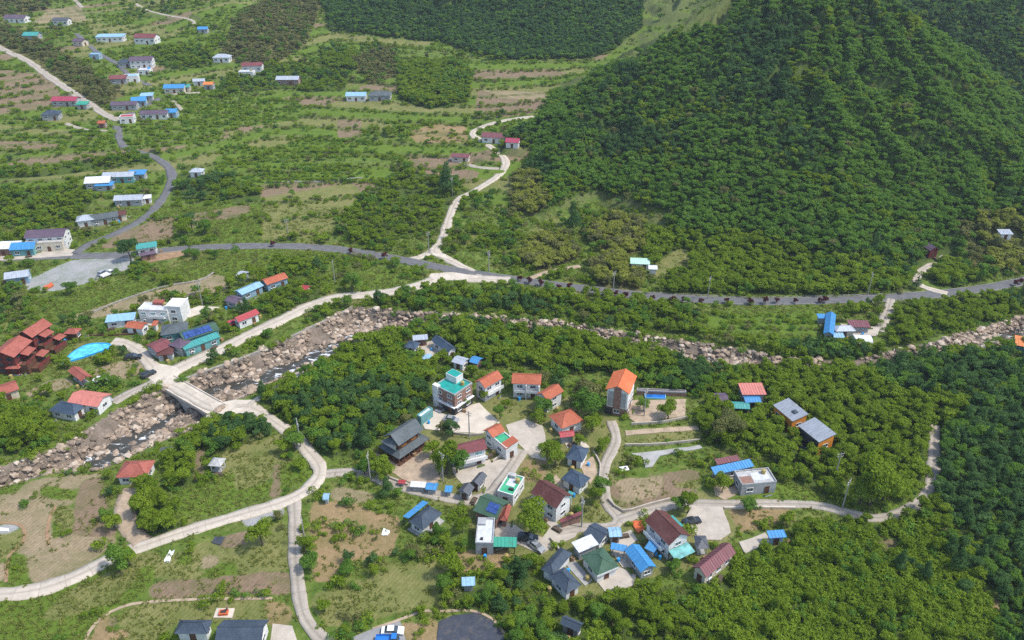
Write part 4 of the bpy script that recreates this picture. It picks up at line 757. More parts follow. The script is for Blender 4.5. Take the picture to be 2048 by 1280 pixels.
r, w, d, h = house('metal_roof_house', 'pale metal roofed house with bright orange end wall and dark deck', 'house', (1596, 851), (1638, 886), (1671, 874), 4.6, 'shed', .9, 'metal_slate', 'wall_orange', n=1, ov=.3)
local_box(r, 'dark_side', 'wall_dark', (-w/2+.3, w/2-.3, -d/2+.2, -d/2+.29, .1, h-.05)); local_box(r, 'deck', 'metal_dark', (-w/2, w/2-1.5, -d/2-2.6, -d/2+.1, -1, .2)); local_box(r, 'deck_rail', 'wall_red', (-w/2, w/2-1.5, -d/2-2.6, -d/2-2.52, .2, 1.0))
house('blue_roof_shed', 'long bright blue ribbed roof shed above the derelict block', 'shed', (1430, 950), (1508, 933), (1505, 920), 2.6, 'shed', .6, 'metal_blue', 'wall_grey', dr=False)
house('grey_roof_shed', 'small grey board roofed shed behind the long blue roof', 'shed', (1435, 930), (1480, 921), (1478, 911), 2.3, 'shed', .4, 'metal_maroon', 'wall_grey', win=False)
r, w, d, h = house('derelict_house', 'derelict concrete house with blotched flat roof', 'house', (1484, 972), (1553, 966), (1548, 937), 3.0, 'flat', 0, 'deck_grey', 'wall_grey', n=1, pane='pane')
local_box(r, 'roof_patch', 'deck_white', (-w*.1, w*.38, -d*.25, d*.3, h+.2, h+.26)); local_box(r, 'roof_sheet', 'wall_brick', (-w*.45, -w*.12, -d*.4, d*.1, h+.2, h+.25))
r, w, d, h = house('gabled_house', 'large white house with brown tiled roof, balconies and teal glass porch', 'house', (1289, 1042), (1338, 1092), (1385, 1076), 4.8, 'gable', 2.0, 'tile_brown', n=2, trim='trim_white')
local_box(r, 'balcony', 'trim_white', (-w/2+1, w/2-1.5, -d/2-.9, -d/2+.4, 2.3, 2.45), (-w/2+1, w/2-1.5, -d/2-.9, -d/2-.82, 2.45, 3.3)); lean(r, w/2-.3, w/2+2.4, -d/2+.3, d/2-.3, 2.9, .6, 'pane_teal', 'porch_roof', tilt='x')
lean(r, -w/2+.5, -w/2+4.5, d/2-.2, d/2+1.8, 3.4, .4, 'metal_teal', 'awning')
house('blue_roof_shed', 'small bright blue shed against the balconied brown house', 'shed', (1289, 1097), (1308, 1106), (1320, 1090), 2.2, 'shed', .3, 'metal_blue', 'wall_grey', win=False)
house('pavilion', 'small pavilion with dark teal hip roof by the car park', 'pavilion', (1394, 1098), (1418, 1098), (1420, 1072), 2.3, 'hip', 1.0, 'metal_dark', open_=True)
house('maroon_roof_house', 'long maroon roofed house half hidden by trees', 'house', (1384, 1136), (1412, 1156), (1481, 1113), 3.0, 'gable', 1.5, 'metal_maroon', 'wall_cream', ridge='y')
house('blue_barn', 'bright blue gable roofed barn beside the green roofed house', 'barn', (1249, 1101), (1282, 1145), (1310, 1131), 2.5, 'gable', 1.1, 'metal_blue', 'wall_grey', dr=False)
house('blue_roof_shed', 'narrow blue sheet roof leading into the blue barn', 'shed', (1221, 1098), (1252, 1104), (1250, 1092), 2.3, 'shed', .3, 'metal_blue', 'wall_grey', win=False, open_=True)
r, w, d, h = house('green_roof_house', 'green tiled hip roofed house with white front fascia', 'house', (1162, 1112), (1194, 1153), (1238, 1134), 2.6, 'hip', 1.5, 'tile_green', 'wall_white', ridge='x')
local_box(r, 'fascia', 'trim_white', (w/2-.05, w/2+.05, -d/2, d/2, h-.25, h+.2))
house('white_sheet_roof', 'two pale sheet roof bays between slate and green roofs', 'shed', (1143, 1086), (1158, 1106), (1197, 1090), 2.8, 'shed', .3, 'metal_white', 'wall_grey', win=False)
house('slate_roof_house', 'slate roofed house between the white sheets and a blue shed', 'house', (1166, 1070), (1200, 1088), (1222, 1062), 2.5, 'gable', .9, 'tile_slate', ridge='x')
house('blue_roof_shed', 'square blue roofed shed at the lane crossing', 'shed', (1219, 1074), (1244, 1073), (1243, 1054), 2.5, 'gable', .5, 'metal_lightblue', 'wall_grey', ridge='x')
house('slate_roof_house', 'slate hip roofed wing along the lane, front of the slate pair', 'house', (1082, 1139), (1106, 1152), (1154, 1112), 2.5, 'hip', 1.2, 'tile_slate', ridge='y', win=False)
house('slate_roof_house', 'slate hip roofed main house with pale front wall above the thicket', 'house', (1098, 1152), (1132, 1188), (1165, 1172), 2.5, 'hip', 1.4, 'tile_slate', ridge='x')
house('slate_roof_house', 'lone small dark slate roof sunk in the bottom thicket', 'house', (1120, 1248), (1158, 1265), (1172, 1250), 2.4, 'gable', .8, 'tile_slate', 'wall_grey', ridge='x')
house('blue_roof_shed', 'blue roofed shed with pale blue walls at the bean field edge', 'shed', (1539, 1077), (1573, 1075), (1570, 1062), 2.6, 'shed', .4, 'metal_blue', 'wall_blue', dr=True)
house('blue_roof_shed', 'pale blue sheet roof shed in the bottom thicket', 'shed', (924, 1173), (950, 1172), (968, 1155), 2.0, 'shed', .3, 'metal_lightblue', 'wall_grey', win=False)
house('blue_roof_shed', 'tiny round topped blue shed at the dry garden', 'shed', (645, 1000), (658, 1000), (658, 988), 1.6, 'arch', .6, 'metal_lightblue', 'wall_grey', win=False)
# ---- left bank
r, w, d, h = house('hip_roof_house', 'white house with red brick hip roof above the near boulder bank', 'house', (231, 956), (293, 953), (300, 920), 2.5, 'hip', 1.9, 'tile_brick')
house('dark_shed', 'narrow black roofed shed behind the red hip roofed house', 'shed', (321, 906), (345, 902), (352, 892), 2.0, 'gable', .5, 'metal_dark', 'wall_dark', win=False)
house('thatched_pavilion', 'grey thatched pavilion in the scrub by the fields', 'pavilion', (416, 932), (441, 934), (445, 917), 2.2, 'hip', 1.0, 'deck_grey', open_=True)
house('navy_roof_house', 'house with navy hip roof below the salmon roof', 'house', (97, 822), (148, 830), (158, 808), 2.5, 'hip', 1.6, 'tile_navy')
house('salmon_roof_house', 'house with wide salmon orange roof over the river bank', 'house', (134, 806), (195, 814), (209, 787), 3.0, 'gable', 1.2, 'metal_pink', 'wall_white')
house('orange_roof_pavilion', 'orange roofed open pavilion by the tan yard', 'pavilion', (136, 743), (163, 763), (181, 751), 2.6, 'gable', .9, 'tile_brick', 'wall_wood', ridge='x', open_=True)
house('orange_roof_house', 'orange red roofed house cut by the frame beside the tan yard', 'house', (-8, 794), (39, 779), (24, 763), 2.8, 'gable', 1.0, 'tile_brick', 'wall_cream')
for lb, (A_, B_, C_), terr_px in (('upper red timber lodge with stepped terraces', ((32, 671), (64, 676), (97, 648)), None), ('lower red timber lodge with stepped terraces', ((-22, 714), (28, 716), (60, 682)), None)):
    r, w, d, h = house('timber_lodge', lb, 'lodge', A_, B_, C_, 6.4, 'gable', 1.8, 'tile_brick', 'wall_red', ridge='y', n=3, trim='trim_dark', ov=.7)
    for k in range(2):
        local_box(r, 'terrace', 'wall_wood', (-w/2+1+k, w/2-1-k*.5, -d/2-2.4-2.6*k, -d/2+.1-2.6*k, -1.5, 3.2-1.7*k)); local_box(r, 'terrace_rail', 'wall_red', (-w/2+1+k, w/2-1-k*.5, -d/2-2.42-2.6*k, -d/2-2.34-2.6*k, 3.2-1.7*k, 4.1-1.7*k))
    lean(r, -w*.2, w*.25, -d/2-2.3, -d/2+.2, 6.0, .6, 'tile_brick', 'porch_roof'); lean(r, w*.05, w*.42, -d/2-5.0, -d/2-2.6, 4.0, .5, 'tile_brick', 'porch_roof')
house('kiosk', 'small kiosk with red tiled hip roof beside the timber lodges', 'kiosk', (126, 668), (152, 669), (158, 657), 2.4, 'hip', .9, 'tile_brick', 'wall_wood')
house('kiosk', 'open red tiled hut below the lower timber lodge', 'kiosk', (10, 738), (38, 738), (44, 722), 2.6, 'hip', 1.0, 'tile_brick', 'wall_red', open_=True)
# white modern house
r, w, d, h = house('modern_house', 'white modern house of stacked flat roofed boxes', 'house', (276, 621), (334, 623), (336, 608), 4.5, 'flat', 0, 'deck_white', n=2, pane='pane_teal')
local_box(r, 'tower_block', 'wall_white', (w/2-1.0, w/2+4.4, -d/2+.6, d/2+2, -1.5, 5.9)); local_box(r, 'tower_parapet', 'trim_white', (w/2-1.1, w/2+4.5, -d/2+.5, -d/2+.8, 5.9, 6.3), (w/2+4.2, w/2+4.5, -d/2+.8, d/2+2.1, 5.9, 6.3))
for zz in (1.5, 4.2): window(r, w/2+1.8, -d/2+.6, zz, 0, 1.7, 1.3)
local_box(r, 'red_roof', 'tile_brick', (-w*.15, w*.18, d/2-1.4, d/2+.8, 4.9, 5.8)); local_box(r, 'balcony', 'trim_white', (-w*.2, w*.4, -d/2-1.0, -d/2-.02, 2.1, 2.3), (-w*.2, w*.4, -d/2-1.0, -d/2-.9, 2.3, 3.0))
house('light_blue_shed', 'long low shed with pale blue sheet roof beside the white modern house', 'shed', (210, 646), (268, 640), (268, 627), 2.5, 'shed', .4, 'metal_lightblue', 'wall_white')
house('small_house', 'small white house with orange roof below the white modern house', 'house', (249, 655), (284, 659), (296, 646), 2.6, 'gable', .9, 'tile_orange', 'wall_white', ridge='x')
house('small_annex', 'tiny orange roofed annex behind the small white house', 'annex', (302, 652), (312, 652), (314, 644), 2.2, 'shed', .5, 'tile_orange', 'wall_white', win=False)
house('green_roof_shed', 'dark green netted hip roof behind the solar panels', 'shed', (321, 672), (375, 664), (398, 640), 3.0, 'hip', 1.3, 'tile_grey', 'wall_teal')
r, w, d, h = house('solar_roof_building', 'restaurant building whose green roof is covered by blue solar panels', 'building', (368, 682), (440, 660), (425, 644), 3.4, 'gable', 1.1, 'tile_green', 'wall_teal')
solar(r, w, d, h, 1.1, 2, 7, -w/2+.6, w/2-2.2, .1, .95)
house('teal_front_shed', 'long narrow teal roofed front shop along the river road', 'shop', (369, 700), (441, 674), (436, 666), 2.7, 'shed', .5, 'metal_teal', 'wall_teal')
house('maroon_roof_shed', 'maroon roofed shed at the crossing beside the solar roof', 'shed', (290, 692), (314, 706), (347, 690), 2.8, 'gable', 1.0, 'tile_maroon', 'wall_grey', ridge='y')
house('maroon_roof_shed', 'purple hip roof between the maroon shed and solar roof', 'shed', (336, 690), (360, 697), (376, 680), 3.2, 'hip', 1.0, 'tile_purple', 'wall_grey', ridge='y')
house('maroon_roof_shed', 'low brown roofed porch at the rounded crossing corner', 'shed', (312, 712), (345, 708), (362, 694), 2.3, 'shed', .4, 'tile_brown', 'wall_grey')
house('red_roof_house', 'white house with ribbed dark red roof by the river road', 'house', (465, 637), (477, 645), (512, 623), 2.8, 'gable', 1.0, 'metal_red', 'wall_white', ridge='y')
house('orange_roof_house', 'blue walled house with orange roof above the sheet roofs', 'house', (520, 561), (534, 571), (573, 553), 3.0, 'gable', 1.1, 'tile_orange', 'wall_blue', ridge='y')
house('sheet_roof_house', 'house with patched pale and blue sheet roof', 'house', (468, 583), (484, 591), (526, 571), 2.6, 'gable', .8, 'metal_lightblue', 'wall_blue', ridge='y')
house('grey_roof_shed', 'purple grey roofed shed below the patched sheet roof', 'shed', (448, 602), (470, 608), (486, 596), 2.4, 'gable', .8, 'tile_purple', 'wall_grey', ridge='x')
house('grey_roof_shed', 'tiny pale grey roofed shed on the tan path bend', 'shed', (472, 552), (488, 554), (498, 544), 2.0, 'gable', .6, 'metal_grey', 'wall_grey', win=False, ridge='x')
house('grey_roof_shed', 'tiny red roofed hut in the scrub near the orange roof', 'hut', (598, 578), (614, 581), (622, 573), 2.0, 'gable', .6, 'metal_red', 'wall_cream', win=False, ridge='x')
house('roadside_shop', 'roadside shop with teal sheet roof beside the gravel lot', 'shop', (272, 499), (314, 494), (312, 485), 3.0, 'shed', .5, 'metal_teal', 'wall_white')
house('roadside_shop', 'brown roofed lower wing in front of the teal roofed shop', 'shop', (280, 513), (312, 507), (328, 497), 2.4, 'gable', .6, 'tile_purple', 'wall_brick', ridge='x')
# courtyard house
house('courtyard_wing', 'slate roofed wing on the bush side of the small courtyard', 'house', (862, 680), (896, 706), (903, 690), 2.8, 'gable', 1.2, 'tile_navy', ridge='x'); house('courtyard_wing', 'small slate roofed wing across the small courtyard', 'house', (808, 694), (830, 699), (836, 685), 2.6, 'hip', .9, 'tile_navy')
house('courtyard_wing', 'grey board roofed wing closing the back of the small courtyard', 'house', (826, 681), (856, 679), (854, 671), 2.6, 'shed', .4, 'metal_grey', 'wall_brick')
house('blue_roof_shed', 'light blue shed roof at the small courtyard entrance', 'shed', (846, 719), (864, 717), (864, 709), 2.0, 'shed', .3, 'metal_lightblue', 'wall_grey', win=False); house('grey_roof_shed', 'pale grey shed roof just behind the teal stair tower', 'shed', (903, 724), (926, 731), (930, 716), 2.4, 'gable', .7, 'metal_grey', 'wall_white', ridge='x')
house('blue_roof_shed', 'little bright blue gable hut behind the orange roofs', 'hut', (938, 724), (955, 729), (958, 715), 2.2, 'gable', .7, 'metal_blue', 'wall_brick', ridge='x', win=False)
# right side farm
house('blue_roof_shed', 'blue roofed barn of the riverside farm', 'barn', (1647, 668), (1667, 672), (1700, 634), 2.8, 'gable', .9, 'metal_blue', 'wall_grey', ridge='y'); house('grey_roof_shed', 'grey roofed farmhouse beside the blue barn', 'house', (1672, 664), (1712, 662), (1706, 650), 2.5, 'hip', 1.0, 'metal_grey', 'wall_cream')
house('greenhouse', 'white plastic tunnel greenhouse at the farm drive', 'greenhouse', (1711, 689), (1746, 687), (1745, 672), 1.2, 'arch', 1.4, 'metal_white', 'wall_white', win=False); house('blue_roof_shed', 'tiny blue hut beside the riverside farm barn', 'hut', (1637, 637), (1654, 637), (1653, 629), 2.2, 'shed', .3, 'metal_blue', 'wall_grey', win=False)
house('grey_roof_shed', 'rusty board roofed shed in the riverside farm yard', 'shed', (1700, 655), (1742, 655), (1740, 643), 2.4, 'shed', .4, 'metal_maroon', 'wall_grey', win=False); house('blue_roof_shed', 'low blue tarpaulin lean-to beside the riverside farm barn', 'shed', (1668, 676), (1690, 677), (1694, 668), 1.8, 'shed', .3, 'metal_lightblue', 'wall_grey', win=False)
house('mint_roof_shed', 'pale mint green roofed shed under the wooded mountain', 'shed', (1261, 528), (1300, 529), (1298, 517), 2.4, 'gable', .6, 'metal_mint', 'wall_white'); house('white_hut', 'tiny white hut beside the mint green roof', 'hut', (1297, 539), (1315, 540), (1315, 533), 2.0, 'shed', .3, 'metal_white', 'wall_white', win=False)
house('forest_house', 'grey roofed house with red gable at the forest track', 'house', (1862, 497), (1880, 500), (1902, 483), 3.2, 'gable', 1.4, 'tile_purple', 'wall_red', ridge='y'); house('orange_hut', 'orange roofed hut over a teal base at the far river bend', 'hut', (2030, 692), (2060, 694), (2060, 678), 2.4, 'shed', .5, 'metal_orange', 'wall_teal', win=False)
house('container', 'white topped container shed beside the teal roofed building', 'container', (834, 832), (842, 836), (853, 813), 2.5, 'flat', 0, 'metal_white', 'wall_teal', win=False)
# ---- junction cluster and far houses (size in metres)
FAR = [
 ('two storey white house with purple grey roof at the road fork', 102, 490, 15, 8, 8, 5.0, 'gable', 'tile_purple', 'wall_white', 2), ('blue roofed shop at the road fork', 54, 506, 9, 7, 8, 3.0, 'gable', 'metal_blue', 'wall_teal', 1), ('row shop with balcony beside the blue roofed shop', 95, 500, 14, 4, 8, 3.6, 'flat', 'deck_grey', 'wall_cream', 1),
 ('long pale roofed shed at the frame edge by the road fork', 15, 507, 11, 6, 6, 3.2, 'shed', 'metal_white', 'wall_brick', 1), ('small light blue roofed booth at the fork corner', 128, 495, 4, 4, 10, 3.0, 'flat', 'metal_lightblue', 'wall_white', 1),
 ('white sheet roofed barn above the curving asphalt road', 202, 374, 11, 8, 8, 3.2, 'gable', 'metal_white', 'wall_grey', 1), ('blue lean-to in front of the white sheet barn', 212, 379, 8, 4, 6, 2.4, 'shed', 'metal_blue', 'wall_grey', 1), ('long pale grey roofed house beside the white sheet barn', 242, 362, 14, 6, 5, 3.0, 'gable', 'metal_grey', 'wall_teal', 1), ('bright blue roofed shed ending the barn row', 277, 358, 8, 5, 5, 3.0, 'shed', 'metal_blue', 'wall_grey', 1),
 ('weathered pale roofed house beside the asphalt curve', 262, 408, 12, 6, 6, 2.8, 'gable', 'metal_grey', 'wall_grey', 1), ('tiny white hut at the asphalt curve', 296, 405, 4, 3, 20, 2.4, 'shed', 'metal_white', 'wall_white', 1), ('small grey hip roofed house above the road bend', 175, 450, 7, 6, 20, 3.0, 'hip', 'metal_grey', 'wall_white', 1), ('grey green roofed house next to the asphalt bend', 212, 445, 11, 6, 25, 2.8, 'gable', 'tile_grey', 'wall_grey', 1), ('brown roofed hut by the asphalt bend', 240, 435, 6, 5, 25, 2.6, 'gable', 'tile_brown', 'wall_cream', 1),
 ('house with magenta roof below the far concrete road', 135, 210, 14, 7, 0, 3.0, 'gable', 'metal_magenta', 'wall_grey', 1), ('small green roofed shed next to the magenta roof', 168, 216, 6, 5, 0, 2.6, 'shed', 'metal_green', 'wall_grey', 1), ('dark grey roofed house below the magenta roof', 106, 238, 9, 7, 10, 3.0, 'hip', 'tile_slate', 'wall_grey', 1), ('tiny orange roofed hut by the far road junction', 207, 254, 4, 4, 0, 2.4, 'gable', 'tile_orange', 'wall_brick', 1),
 ('grey purple roofed row house at the far junction', 252, 218, 14, 6, 5, 2.8, 'gable', 'tile_purple', 'wall_grey', 1), ('blue roofed house behind the far junction row', 281, 210, 8, 7, 15, 3.0, 'gable', 'metal_blue', 'wall_blue', 1), ('light blue roofed shed uphill of the far junction', 296, 200, 7, 5, 10, 2.8, 'shed', 'metal_lightblue', 'wall_grey', 1), ('red and white signboard hut at the far junction', 257, 244, 7, 5, 10, 3.0, 'flat', 'metal_red', 'wall_white', 1), ('dark roofed long house with white front by the far junction', 312, 236, 15, 6, 3, 2.8, 'gable', 'tile_purple', 'wall_white', 1), ('bright blue end shed of the dark roofed long house', 347, 235, 6, 6, 3, 3.0, 'gable', 'metal_blue', 'wall_blue', 1),
 ('blue roofed house on the pale far lane', 352, 183, 12, 7, 5, 3.0, 'gable', 'metal_blue', 'wall_cream', 1), ('small blue teal shed beside the blue roof on the far lane', 374, 180, 5, 5, 5, 2.6, 'gable', 'metal_teal', 'wall_cream', 1), ('small orange roofed house past the far lane', 420, 178, 6, 5, 0, 3.0, 'gable', 'metal_orange', 'wall_grey', 1), ('pale grey roofed shed beside the far orange roof', 400, 170, 7, 5, 10, 2.6, 'gable', 'metal_grey', 'wall_white', 1),
 ('maroon roofed house among the upper village trees', 240, 166, 10, 7, 10, 3.0, 'gable', 'tile_maroon', 'wall_grey', 1), ('white flat roofed house beside the upper maroon roof', 265, 163, 8, 6, 15, 3.6, 'flat', 'metal_lightblue', 'wall_white', 1), ('upper village house with white walls and purple grey roof', 287, 134, 14, 8, 8, 4.6, 'gable', 'tile_purple', 'wall_white', 2), ('dark grey hip roofed house in the upper village', 252, 133, 8, 7, 10, 3.0, 'hip', 'tile_slate', 'wall_grey', 1), ('white shed below the purple grey upper house', 292, 148, 7, 5, 0, 2.6, 'flat', 'deck_white', 'wall_white', 1),
 ('long pale blue building on the upper terrace', 224, 82, 18, 8, 5, 3.2, 'shed', 'metal_lightblue', 'wall_white', 1), ('maroon roofed white house on the upper terrace', 296, 86, 15, 9, -5, 4.0, 'gable', 'tile_maroon', 'wall_white', 1), ('light blue roofed hut along the upper asphalt lane', 193, 118, 6, 5, 0, 3.0, 'flat', 'metal_lightblue', 'wall_blue', 1), ('grey roofed shed at the top of the upper asphalt lane', 162, 90, 9, 6, -20, 2.8, 'gable', 'tile_purple', 'wall_cream', 1), ('teal tarpaulin shed below the valley head', 67, 78, 10, 8, 0, 2.6, 'gable', 'metal_teal', 'wall_grey', 1),
 ('purple grey roofed house near the tan spoil heap', 36, 44, 16, 8, -5, 3.0, 'gable', 'tile_purple', 'wall_white', 1), ('grey roofed white house beside the tan spoil heap', 126, 49, 11, 7, 0, 3.0, 'gable', 'metal_dark', 'wall_white', 1), ('bright blue hut below the far zigzag path', 408, 66, 7, 6, 5, 2.8, 'gable', 'metal_blue', 'wall_grey', 1), ('pale grey roofed house above the far clearing', 446, 123, 11, 7, 0, 3.0, 'hip', 'metal_grey', 'wall_white', 1), ('white house with dark red roof at the far clearing', 507, 143, 13, 7, 5, 4.0, 'gable', 'tile_maroon', 'wall_white', 1), ('white flat roofed annex at the far clearing', 495, 153, 9, 5, 0, 3.0, 'flat', 'deck_white', 'wall_white', 1), ('grey roofed brown walled house past the far clearing', 578, 168, 14, 7, 0, 3.2, 'gable', 'metal_grey', 'wall_brick', 1),
 ('pale blue and white roofed house in the middle scrub', 714, 200, 12, 7, 0, 3.0, 'gable', 'metal_lightblue', 'wall_white', 1), ('grey hip roofed house in the middle scrub', 761, 199, 13, 8, 0, 3.0, 'hip', 'tile_grey', 'wall_grey', 1), ('maroon roofed pale house inside the lane loop', 990, 283, 13, 7, -12, 3.0, 'gable', 'metal_maroon', 'wall_white', 1), ('smaller maroon roofed hut inside the lane loop', 1026, 293, 7, 6, -12, 2.8, 'gable', 'metal_magenta', 'wall_white', 1), ('dark red roofed hut at the brown field corner', 922, 322, 9, 5, -10, 2.6, 'gable', 'metal_maroon', 'wall_cream', 1),
 ('pale grey roofed hut in the scrub near the asphalt curve', 396, 352, 6, 5, 0, 2.6, 'hip', 'metal_grey', 'wall_white', 1), ('grey hut tucked under trees at the gravel lot', 40, 563, 8, 6, 20, 2.8, 'gable', 'metal_grey', 'wall_blue', 1), ('white grey hut at the frame edge of the scrub valley', 2006, 476, 5, 3.5, 0, 2.2, 'shed', 'metal_grey', 'wall_white', 1),
]
for lb, px, py, w_, d_, an, h_, rf, rm, wm, n_ in FAR:
    cat = 'shed' if 'shed' in lb else 'hut' if 'hut' in lb else 'barn' if 'barn' in lb else 'house'
    house_c('village_'+cat, lb, cat, px, py, w_, d_, an, h_, rf, None, rm, wm, n_)
# ------------------------------------------------------------------ ground sheet
def blur(a, n=1):
    a = a.astype(float)
    for _ in range(n):
        p = np.pad(a, 1, mode='edge'); a = (p[:-2, 1:-1]+p[2:, 1:-1]+p[1:-1, :-2]+p[1:-1, 2:]+p[1:-1, 1:-1]*2)/6
    return a
MASKS = {'lush': np.isin(CLS, (3, 10)), 'tan': np.isin(CLS, (4,)), 'brown': np.isin(CLS, (5,)), 'dry': np.isin(CLS, (6, 7, 14)), 'gravel': np.isin(CLS, (8,)), 'forest': np.isin(CLS, (1, 2, 13, 15)), 'olive': np.isin(CLS, (9, 11)), 'orange': np.isin(CLS, (12,))}
def ground_material(name, bed=False):
    m, nt, b = nodes(name); p = wpos(nt)
    n1 = noise(nt, 0.045, 6, p, 0.65); n2 = noise(nt, 0.35, 6, p, 0.7); n3 = noise(nt, 0.9, 8, p, 0.78)
    if bed:
        c = ramp(nt, n2, [(0.3, (0.10, 0.085, 0.065)), (0.5, (0.19, 0.15, 0.115)), (0.7, (0.29, 0.235, 0.185))])
        c = mixc(nt, ramp(nt, n3, [(0.4, 0.0), (0.7, 0.6)]), c, (0.13, 0.115, 0.10))
    else:
        c = ramp(nt, n2, [(0.32, (0.055, 0.095, 0.016)), (0.5, (0.095, 0.145, 0.024)), (0.68, (0.165, 0.19, 0.05))])
        c = mixc(nt, ramp(nt, n1, [(0.53, 0.0), (0.70, 0.6)]), c, ramp(nt, n2, [(0.35, (0.16, 0.125, 0.055)), (0.65, (0.27, 0.20, 0.10))]))
        n4 = noise(nt, 0.13, 7, p, 0.7, 0.4)
        rot = N(nt, 'ShaderNodeMapping'); rot.inputs['Rotation'].default_value = (0, 0, 0.5); L(nt, p, rot.inputs[0])
        wv = N(nt, 'ShaderNodeTexWave', Scale=0.35, Distortion=2.5, Detail=3.0); wv.inputs['Detail Scale'].default_value = 0.6; L(nt, rot.outputs[0], wv.inputs['Vector'])
        def layer(c, attr, lo, hi, w=0.55):
            a = N(nt, 'ShaderNodeAttribute', attribute_name='m_'+attr)
            ad = N(nt, 'ShaderNodeMath', operation='MULTIPLY_ADD'); L(nt, n2, ad.inputs[0]); ad.inputs[1].default_value = w; L(nt, a.outputs['Fac'], ad.inputs[2])
            mr = N(nt, 'ShaderNodeMapRange'); L(nt, ad.outputs[0], mr.inputs[0]); mr.inputs[1].default_value = 0.5*w+0.36; mr.inputs[2].default_value = 0.5*w+0.58
            if attr in ('tan', 'brown', 'dry'):
                n3_ = N(nt, 'ShaderNodeMath', operation='MULTIPLY_ADD'); L(nt, wv.outputs['Fac'], n3_.inputs[0]); n3_.inputs[1].default_value = 0.12; 
                sb = N(nt, 'ShaderNodeMath', operation='SUBTRACT'); L(nt, n3, sb.inputs[0]); sb.inputs[1].default_value = 0.06; L(nt, sb.outputs[0], n3_.inputs[2]); n3x = n3_.outputs[0]
            else: n3x = n3
            return mixc(nt, mr.outputs[0], c, mixc(nt, ramp(nt, n4, [(0.42, 0.0), (0.66, 0.75)]), ramp(nt, n3x, [(0.3, lo), (0.7, hi)]), tuple(a*.5+g_*.5 for a, g_ in zip(lo, (0.075, 0.125, 0.02)))))
        c = layer(c, 'lush', (0.065, 0.115, 0.012), (0.145, 0.205, 0.03))
        c = layer(c, 'dry', (0.12, 0.13, 0.04), (0.235, 0.22, 0.085), 1.1)
        c = layer(c, 'tan', (0.20, 0.155, 0.095), (0.345, 0.27, 0.175), 0.45)
        c = layer(c, 'brown', (0.15, 0.105, 0.07), (0.265, 0.19, 0.13), 0.45)
        c = layer(c, 'orange', (0.20, 0.14, 0.07), (0.33, 0.235, 0.13), 1.1)
        c = layer(c, 'gravel', (0.25, 0.25, 0.25), (0.35, 0.35, 0.345), 0.2)
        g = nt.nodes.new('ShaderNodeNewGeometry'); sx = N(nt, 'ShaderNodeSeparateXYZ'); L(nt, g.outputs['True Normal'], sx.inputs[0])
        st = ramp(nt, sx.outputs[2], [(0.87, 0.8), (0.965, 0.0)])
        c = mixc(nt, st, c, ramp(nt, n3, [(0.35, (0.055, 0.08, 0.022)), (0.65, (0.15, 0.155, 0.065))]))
        c = layer(c, 'forest', (0.04, 0.065, 0.014), (0.09, 0.125, 0.03))
        c = layer(c, 'olive', (0.085, 0.085, 0.03), (0.16, 0.145, 0.055))
        tan = ramp(nt, noise(nt, 0.8, 8, p, 0.75, 0.5), [(0.62, 0.0), (0.74, 0.45)]); c = mixc(nt, tan, c, (0.24, 0.19, 0.11))
    L(nt, c, b.inputs['Base Color']); b.inputs['Roughness'].default_value = 0.95; b.inputs['Specular IOR Level'].default_value = 0.1
    bump(nt, b, n3, 0.8, 0.35)
    return m
ground_material('ground'); ground_material('riverbed', True)
NR, NC = 840, 620
yy = 62*(1120/62.0)**(np.arange(NR)/(NR-1)); uu = np.linspace(-1, 1, NC)
GY = np.repeat(yy[:, None], NC, 1); GX = (0.60*GY+68)*uu[None, :]
GZ = samp(H, GX, GY)
idx = np.arange(NR*NC).reshape(NR, NC); fq = np.stack([idx[:-1, :-1], idx[:-1, 1:], idx[1:, 1:], idx[1:, :-1]], -1).reshape(-1, 4)
fin = samp(RIVM.astype(float), GX, GY) > 0.5; fr_ = (fin[:-1, :-1] | fin[:-1, 1:] | fin[1:, 1:] | fin[1:, :-1]).reshape(-1)
co = np.stack([GX, GY, GZ], -1).reshape(-1, 3)
def submesh(name, faces, mat):
    used = np.unique(faces); mp = np.full(len(co), -1); mp[used] = np.arange(len(used))
    me = grid_mesh(name, co[used], mp[faces], mat); return me, used
me, used = submesh('ground', fq[~fr_], 'ground')
for k, a in MASKS.items():
    at_ = me.attributes.new('m_'+k, 'FLOAT', 'POINT'); at_.data.foreach_set('value', samp(blur(a, 3), co[used, 0], co[used, 1]).astype(np.float32))
ground = tag(place('ground', me), 'grassy valley ground with fields, terraces and wooded slopes', None, None, 'structure')
me.polygons.foreach_set('use_smooth', np.ones(len(me.polygons), bool))
me, used = submesh('riverbed', fq[fr_], 'riverbed'); riverbed = tag(place('riverbed', me), 'stony bed of the boulder strewn river', None, None, 'structure')
# water
m, nt, b = nodes('water'); p = wpos(nt)
mp = N(nt, 'ShaderNodeMapping'); mp.inputs['Scale'].default_value = (0.35, 0.7, 1); mp.inputs['Rotation'].default_value = (0, 0, -0.5); L(nt, p, mp.inputs[0])
foam = ramp(nt, noise(nt, 0.55, 8, mp.outputs[0], 0.75, 0.8), [(0.555, 0.0), (0.62, 1.0)])
L(nt, mixc(nt, foam, ramp(nt, noise(nt, 0.15, 3, p), [(0.35, (0.035, 0.034, 0.028)), (0.7, (0.065, 0.062, 0.052))]), (0.72, 0.75, 0.78)), b.inputs['Base Color'])
L(nt, ramp(nt, foam, [(0.0, 0.12), (1.0, 0.7)]), b.inputs['Roughness']); b.inputs['Specular IOR Level'].default_value = 0.22; bump(nt, b, noise(nt, 1.6, 4, p), 0.5, 0.15)
wz = H0.copy(); dd = np.interp(X, [-110, -40, 10, 200], [4.2, 3.8, 2.6, 2.2]); WZ = blur(H0, 6)-dd-0.22
